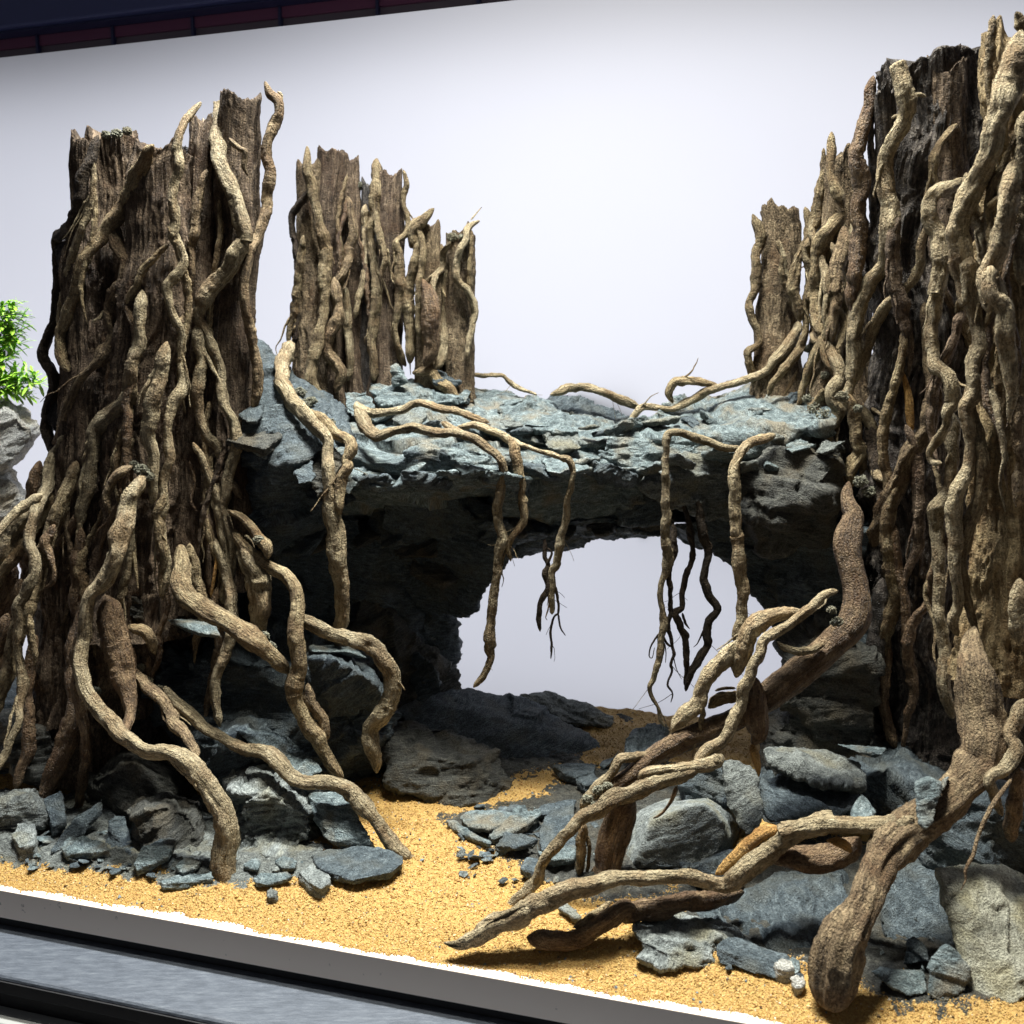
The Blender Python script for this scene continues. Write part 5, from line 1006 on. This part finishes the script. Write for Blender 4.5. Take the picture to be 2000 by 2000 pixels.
rock('boulder', 'dark rock far behind at the left edge under the hanging root ends', B_('Z -120,1300 20,1270 90,1330 110,1480 60,1580 -120,1600', .82, .93), 'slate_dark')
rock('boulder', 'dark rock under the leaning log, right of the hanging black rootlets', B_('Z 1430,1350 1500,1310 1660,1300 1680,1440 1560,1490 1430,1480', .76, .88), 'stone_brown')
rock('boulder', 'half buried grey rock between the large light boulder and the long forked root', B_('O 480,900 700,860 950,820 1050,1000 900,1120 600,1100', .62, .69), 'slate_dark', chips=2)
rock('boulder', 'added dark rock behind the thin hanging root, at the right edge', B_('P 1760,1580 1830,1545 1950,1530 2080,1550 2080,1710 1770,1710', .62, .70), 'slate_dark', chips=2)  # dark rock added to hide lit sand in the shaded gap
rock('boulder', 'small dark rock between the leaning log and the upright grey slab', B_('P 1320,1500 1370,1470 1430,1490 1440,1570 1330,1580', .71, .78), 'slate_dark', chips=2)
# beds of broken slate between the bigger stones
def rubble(label, spec, h, amp, seed, mat):
    o_ = np.array([(px, py) for px, py, k, r in toks(spec)]); g = np.array([P(a, b, ground_hit(a, b)) for a, b in o_])
    lo, hi = g.min(0) - .01, g.max(0) + .01
    X, Y_ = np.meshgrid(np.arange(lo[0], hi[0], .0014), np.arange(lo[1], hi[1], .0014)); x, y = X.ravel(), Y_.ravel()
    dist = np.full(len(x), 9.0); ins = np.zeros(len(x), bool); n = len(g)
    for i in range(n):
        a, b = g[i, :2], g[(i + 1) % n, :2]; ab = b - a; t = np.clip(((x - a[0]) * ab[0] + (y - a[1]) * ab[1]) / (ab @ ab), 0, 1)
        dist = np.minimum(dist, np.hypot(x - a[0] - t * ab[0], y - a[1] - t * ab[1]))
        ins ^= ((a[1] > y) != (b[1] > y)) & (x < (b[0] - a[0]) * (y - a[1]) / (b[1] - a[1] + 1e-12) + a[0])
    sd_ = np.where(ins, dist, -dist) + .006 * fbm(np.stack([x / .015, y / .015, x * 0 + seed], 1), 2)
    q = np.stack([x, y, x * 0 + seed * .1], 1)
    cell = np.floor(q / .011 + .5 * fbm(q / .012, 2)[:, None]); hs = pn(cell * 1.73 + .37)
    z = sand_z(x, y) + np.clip(sd_ / .016, -1, 1) * h + amp * (1.3 * hs + .8 * fbm(q / .006, 4) + .5 * ridged(q / .02, 2))
    ii = np.arange(len(x)).reshape(X.shape); q4 = np.stack([ii[:-1, :-1], ii[:-1, 1:], ii[1:, 1:], ii[1:, :-1]], -1).reshape(-1, 4)
    q4 = q4[(sd_[q4] > -.006).any(1)]
    u, inv = np.unique(q4, return_inverse=True)
    o = link_mesh('slate_rubble', np.stack([x, y, z], 1)[u], inv.reshape(-1, 4), M[mat], gc=np.stack([x, y, z * 2], 1)[u]); o['kind'] = 'stuff'
rubble('', 'P -120,1600 60,1560 240,1530 420,1560 560,1600 640,1660 600,1710 480,1722 380,1722 250,1700 100,1690 -40,1680 -140,1690', .004, .0011, 3, 'stone')
rubble('', 'P 870,1600 960,1575 1060,1550 1140,1500 1300,1490 1420,1640 1300,1760 1150,1760 1060,1720 980,1670', .002, .0008, 5, 'stone_brown')
rubble('', 'P 1300,1700 1500,1640 1800,1650 2100,1700 2100,1960 1750,1960 1640,1900 1480,1860 1330,1800', .002, .0008, 7, 'stone_brown')
rubble('', 'P 620,1530 760,1500 900,1530 960,1545 1000,1520 1100,1490 1150,1545 1120,1400 800,1380 620,1450', .002, .0008, 9, 'stone_brown')
# flat flakes lying on the sand
def chip(label, spec, thick=.004, lift=.006, tilt=(0, 0), mat='slate', group=None, cat='slate flake'):
    return rock('slate_chip', label, chip_pts(spec, thick, lift, tilt), mat, cat, group, chips=0, step=.004, res=60, rough=.6, lay=.6)
chip('largest flat dark flake on the sand below the crusted pale rock', 'M 800,1330 950,1285 1100,1268 1300,1280 1500,1330 1512,1390 1400,1468 1130,1525 960,1475 850,1410', .006, .010, mat='slate_dark')
chip('pale yellowish stone under the left end of the largest flake', 'M 700,1450 820,1385 930,1440 960,1520 880,1580 780,1540', .009, .009, mat='stone_pale')
chip('flat grey flake left of the pale yellowish stone', 'M 355,1465 430,1425 620,1415 680,1450 560,1490 480,1520 380,1505', .004, .006)
chip('light flake behind the flat grey flake', 'M 520,1340 600,1300 700,1350 680,1400 580,1395', .004, .007)
chip('small pale flake beside the wet root foot', 'M 290,1370 380,1290 420,1340 400,1400', .003, .006)
chip('lone small grey pebble on open sand below the flakes', 'M 465,1560 500,1530 555,1550 545,1600 480,1610', .007, .005, mat='stone', cat='pebble')
chip('tilted flat flake resting on others near the left sand edge', 'L 1010,1180 1080,1100 1250,1065 1340,1095 1280,1170 1130,1200 1030,1235', .006, .012, (.2, .3))
chip('broad light flake by the left sand edge', 'L 465,1070 520,1000 640,990 800,1040 850,1100 700,1120 500,1130', .006, .010)
chip('rounded light stone at the far left sand edge', 'L 95,1010 140,920 260,905 300,970 270,1080 150,1100', .012, .012, mat='stone_pale')
chip('light flake next to the wet root foot', 'L 1325,1200 1400,1130 1530,1150 1480,1215 1380,1260', .005, .008)
chip('narrow flake along the sand left of the wet root foot', 'L 1200,1290 1400,1220 1600,1230 1620,1270 1400,1310 1230,1320', .005, .006)
chip('dark thin flake pointing up at the left rubble', 'L 380,1060 560,920 780,845 790,880 600,960 440,1060', .006, .014, (.0, .5), 'slate_dark')
chip('dark square flake behind the rounded light stone', 'L 340,830 480,800 515,930 400,960', .008, .02, (0, .4), 'slate_dark')
chip('broad blue grey flake among the pile right of the sand path', 'N 780,760 860,650 1050,600 1060,870 940,900 800,880', .006, .012, (.1, .2), 'slate_dark')
chip('long ridged flake in the middle of the pile by the sand path', 'N 400,770 560,680 800,650 800,690 600,770 430,800', .006, .012, (.1, .2))
chip('light flake at the sand side of the pile by the path', 'N 190,650 270,590 430,590 650,610 700,650 400,730 250,720', .006, .009)
chip('dark narrow flake at the front of the pile by the path', 'N 440,860 530,780 700,830 790,870 600,895', .005, .012, (.2, .1), 'slate_dark')
chip('small light flake nearest the root tip in the pile by the path', 'N 820,960 900,880 1060,880 1050,960 900,990', .006, .010)
chip('slim flake at the back of the pile by the path', 'N 740,620 800,560 1070,510 1050,570 850,640', .005, .01, mat='slate_dark')
chip('pale crumbly flake at the tip of the pile by the path', 'N 70,640 130,635 250,720 430,810 410,825 230,750', .004, .006)
chip('dark flake under the twisting limb', 'N 640,1040 700,980 760,1000 830,1090 760,1090', .006, .01, mat='slate_dark')
chip('low flake in front of the dark brown root end', 'N 920,1300 980,1260 1110,1370 1060,1390', .004, .006, mat='stone_pale')
rock('slate_chip', 'little upright spike of slate behind the pile by the sand path', np.vstack([chip_pts('N 725,600 830,600 800,615 740,615', .004, .002), P(762, 0, 1)[None] * 0 + P(1043, 1574, ground_hit(1045, 1608))]), 'slate', 'slate flake', chips=0)
chip('dark flake at the back of the path near the leaning log', 'N 880,250 1000,230 1220,240 1200,300 1060,350 960,310', .008, .010, mat='slate_dark')
chip('second dark flake at the back of the path, closer to the log', 'N 1060,370 1200,320 1250,400 1130,430', .01, .012, mat='slate_dark')
chip('white pebble at the foot of the dark leaning slate', 'O 1195,1745 1260,1705 1340,1725 1365,1790 1300,1815 1220,1800', .010, .008, mat='stone_white', cat='pebble')
chip('tiny pale pebble touching the thick foreground root', 'Q 170,1660 215,1635 270,1660 268,1720 200,1730', .007, .006, mat='stone_white', cat='pebble')
# small loose crumbs of slate, too alike to tell apart
rr_ = np.random.default_rng(11)
def flake(mat, flat_, name='slate_crumb'):
    pts = rr_.normal(size=(11, 3)); pts /= np.linalg.norm(pts, axis=1)[:, None]; pts *= np.array([1, rr_.uniform(.55, .9), flat_]) * .0045
    bm = bmesh.new(); [bm.verts.new(p) for p in pts]; bmesh.ops.convex_hull(bm, input=bm.verts); bmesh.ops.bevel(bm, geom=list(bm.edges), offset=.00025, segments=1, affect='EDGES')
    bmesh.ops.triangulate(bm, faces=bm.faces); bm.verts.index_update()
    v = np.array([q.co[:] for q in bm.verts]); f = np.array([[q.index for q in fc.verts] for fc in bm.faces]); bm.free()
    return link_mesh(name, v, f, M[mat], gc=v * [1, 1, 1] + rr_.normal(size=3), smooth=False, loc=np.zeros(3))
def crumbs(region, n, label, group, lo=6, hi=32, mats=('slate', 'slate_dark', 'stone'), flat_=(.22, .5)):
    base = [flake(m, rr_.uniform(*flat_), 'broken_slate' if hi > 33 else 'slate_crumb') for m in list(mats) * 3]
    first = True
    for i in range(n):
        px, py = rr_.uniform(region[0], region[2]), rr_.uniform(region[1], region[3])
        if len(region) > 4: py += (px - region[0]) * region[4]
        p = P(px, py, ground_hit(px, py)); k = (lo + (hi - lo) * rr_.random() ** 2.2) * scale_at(px, py, p[1]) / .008
        if i < len(base): o = base[i]
        else: o = base[i % len(base)].copy(); C.objects.link(o)
        o.location = p + [0, 0, .001 + .0016 * k]; o.scale = (k, k, k); o.rotation_euler = (rr_.normal() * .28, rr_.normal() * .28, rr_.uniform(0, 6))
        tag(o, label, 'broken slate' if hi > 33 else 'slate crumb', group)
crumbs((0, 1610, 400, 1690, .10), 60, 'small loose slate crumb in the rubble strip at the left sand edge', 'slate crumbs along the left sand edge')
crumbs((440, 1660, 660, 1730), 22, 'small loose slate crumb around the largest flat flake', 'slate crumbs round the largest flake')
crumbs((900, 1580, 1200, 1730), 45, 'small loose slate crumb in the pile right of the sand path', 'slate crumbs in the pile by the path')
crumbs((960, 1500, 1150, 1570), 16, 'small dark slate crumb at the back of the sand path', 'slate crumbs at the back of the path', 3, 8, ('slate_dark',))
crumbs((890, 1585, 1180, 1700), 46, 'dark broken slate overlapping others in the pile right of the sand path', 'broken slates heaped by the path', 22, 52, ('slate_dark', 'slate', 'slate_dark'), (.12, .22))
crumbs((0, 1600, 400, 1700, .06), 44, 'broken slate lying flat in the rubble strip at the left', 'broken slates in the left rubble', 22, 50, ('slate', 'stone', 'slate_dark'), (.12, .25))
crumbs((1320, 1760, 1990, 1900), 22, 'broken slate in the shade between the rocks at the lower right', 'broken slates between the right rocks', 22, 60, ('slate_dark', 'slate'), (.14, .3))
crumbs((1180, 1500, 1420, 1720), 22, 'dark broken slate on the ground under the leaning log', 'broken slates under the leaning log', 20, 48, ('slate_dark', 'stone_brown'), (.14, .3))
crumbs((660, 1480, 900, 1545, .1), 26, 'dark broken slate at the left bend of the sand path', 'broken slates at the bend of the path', 12, 34, ('slate_dark', 'stone_brown'), (.2, .4))
crumbs((700, 1540, 900, 1850), 9, 'tiny grey crumb lying loose on the open sand path', 'grey crumbs on the open sand', 2, 5, ('stone', 'stone_pale'))
crumbs((1700, 1880, 2000, 1990), 22, 'small stone crumb in front of the pale rock at the right edge', 'stone crumbs at the right front', 4, 10, ('stone', 'stone_pale'))

# ---------------------------------------------------------------- the planted driftwood behind, at the left edge
PD = thing('boulder', 'blurry pale rock under the green plant, cut off by the left edge', 'stone', P(10, 960, .93))
hull_stone('upper_rock', B_('V -160,1010 0,1000 70,1020 200,1120 320,1200 335,1300 255,1440 150,1560 60,1640 -160,1640', .90, .99), M['stone_white'], PD, chips=2, rough=.8)
hull_stone('lower_rock', B_('V -160,1600 70,1610 110,1720 170,1840 270,1930 300,2050 -160,2060', .90, .99), M['stone_white'], PD, chips=2, rough=.8)
m, t_, b_, N_ = nt('bright_leaf'); b_.inputs['Base Color'].default_value = (.34, .62, .07, 1); b_.inputs['Roughness'].default_value = .4
b_.inputs['Subsurface Weight'].default_value = .25; b_.inputs['Subsurface Radius'].default_value = (.004, .008, .002); b_.inputs['Subsurface Scale'].default_value = .5
M['leaf'] = m
PL = thing('aquarium_plant', 'bright green feathery plant poking in from the left edge', 'plant', P(-20, 760, .93))
for i, (x0, y0, x1, y1) in enumerate(((-120, 1000, 140, 830), (-100, 940, 330, 900), (-100, 850, 190, 330), (-120, 700, 120, 240), (-80, 980, 240, 1000), (-120, 620, 170, 460), (-100, 420, 70, 200), (-60, 900, 220, 800), (-120, 560, 180, 560), (-100, 760, 150, 640), (-120, 480, 150, 300), (-90, 960, 300, 840), (-100, 1010, 120, 960), (-120, 660, 60, 420), (-120, 900, 60, 700))):
    sp_ = 'V %d,%d,5,93 %d,%d,4,93.4 %d,%d,2,93.2' % (x0, y0, (x0 + x1) / 2, (y0 + y1) / 2 - 20, x1, y1)
    p = trace(sp_); tube('stem', p, M['leaf'], PL, .3)
    cc = catmull(p[:, :3], .0022); V_, Q_ = [], []
    for j, c_ in enumerate(cc[3:]):
        for sgn in (-1, 1, 0):
            dv = rr_.normal(size=3) * .4 + [.25 * (1 if x1 > x0 else -1), sgn * .8, .55 if sgn == 0 else .1]; dv /= np.linalg.norm(dv); L_ = rr_.uniform(.010, .019)
            sd_ = np.cross(dv, [0, 0, 1]); sd_ /= np.linalg.norm(sd_) + 1e-9; up_ = np.cross(sd_, dv); k0 = len(V_)
            for f_, w_ in ((0, .0005), (.45, .0018), (.8, .0014), (1, .0001)):
                q_ = c_ + dv * L_ * f_ - np.array([0, 0, 1]) * L_ * .25 * f_ * f_
                V_ += [q_ + sd_ * w_, q_ + up_ * .0003, q_ - sd_ * w_]
            for r_ in range(3):
                a_ = k0 + r_ * 3; Q_ += [[a_, a_ + 1, a_ + 4, a_ + 3], [a_ + 1, a_ + 2, a_ + 5, a_ + 4]]
    link_mesh('leaves', V_, np.array(Q_), M['leaf'], PL)['kind'] = 'stuff'

for nm in [o for o in bpy.data.objects if o.name.startswith('driftwood_branch') and 'thick log' in o.get('label', '')]:
    filler(nm, 'N 1150,430,60,63.5 1230,360,60,63.5 1300,330,50,63.5 1200,470,40,63.3 K 520,830,70,65.8 480,740,50,66')
for nm in [o for o in bpy.data.objects if o.name == 'stone_bridge']:
    filler(nm, 'E 300,1400,60,85 380,1500,70,82 480,1600,70,80 560,1650,60,79.5 620,1720,50,79 G 350,1150,80,80 420,1200,80,79 300,1080,60,81', 90)
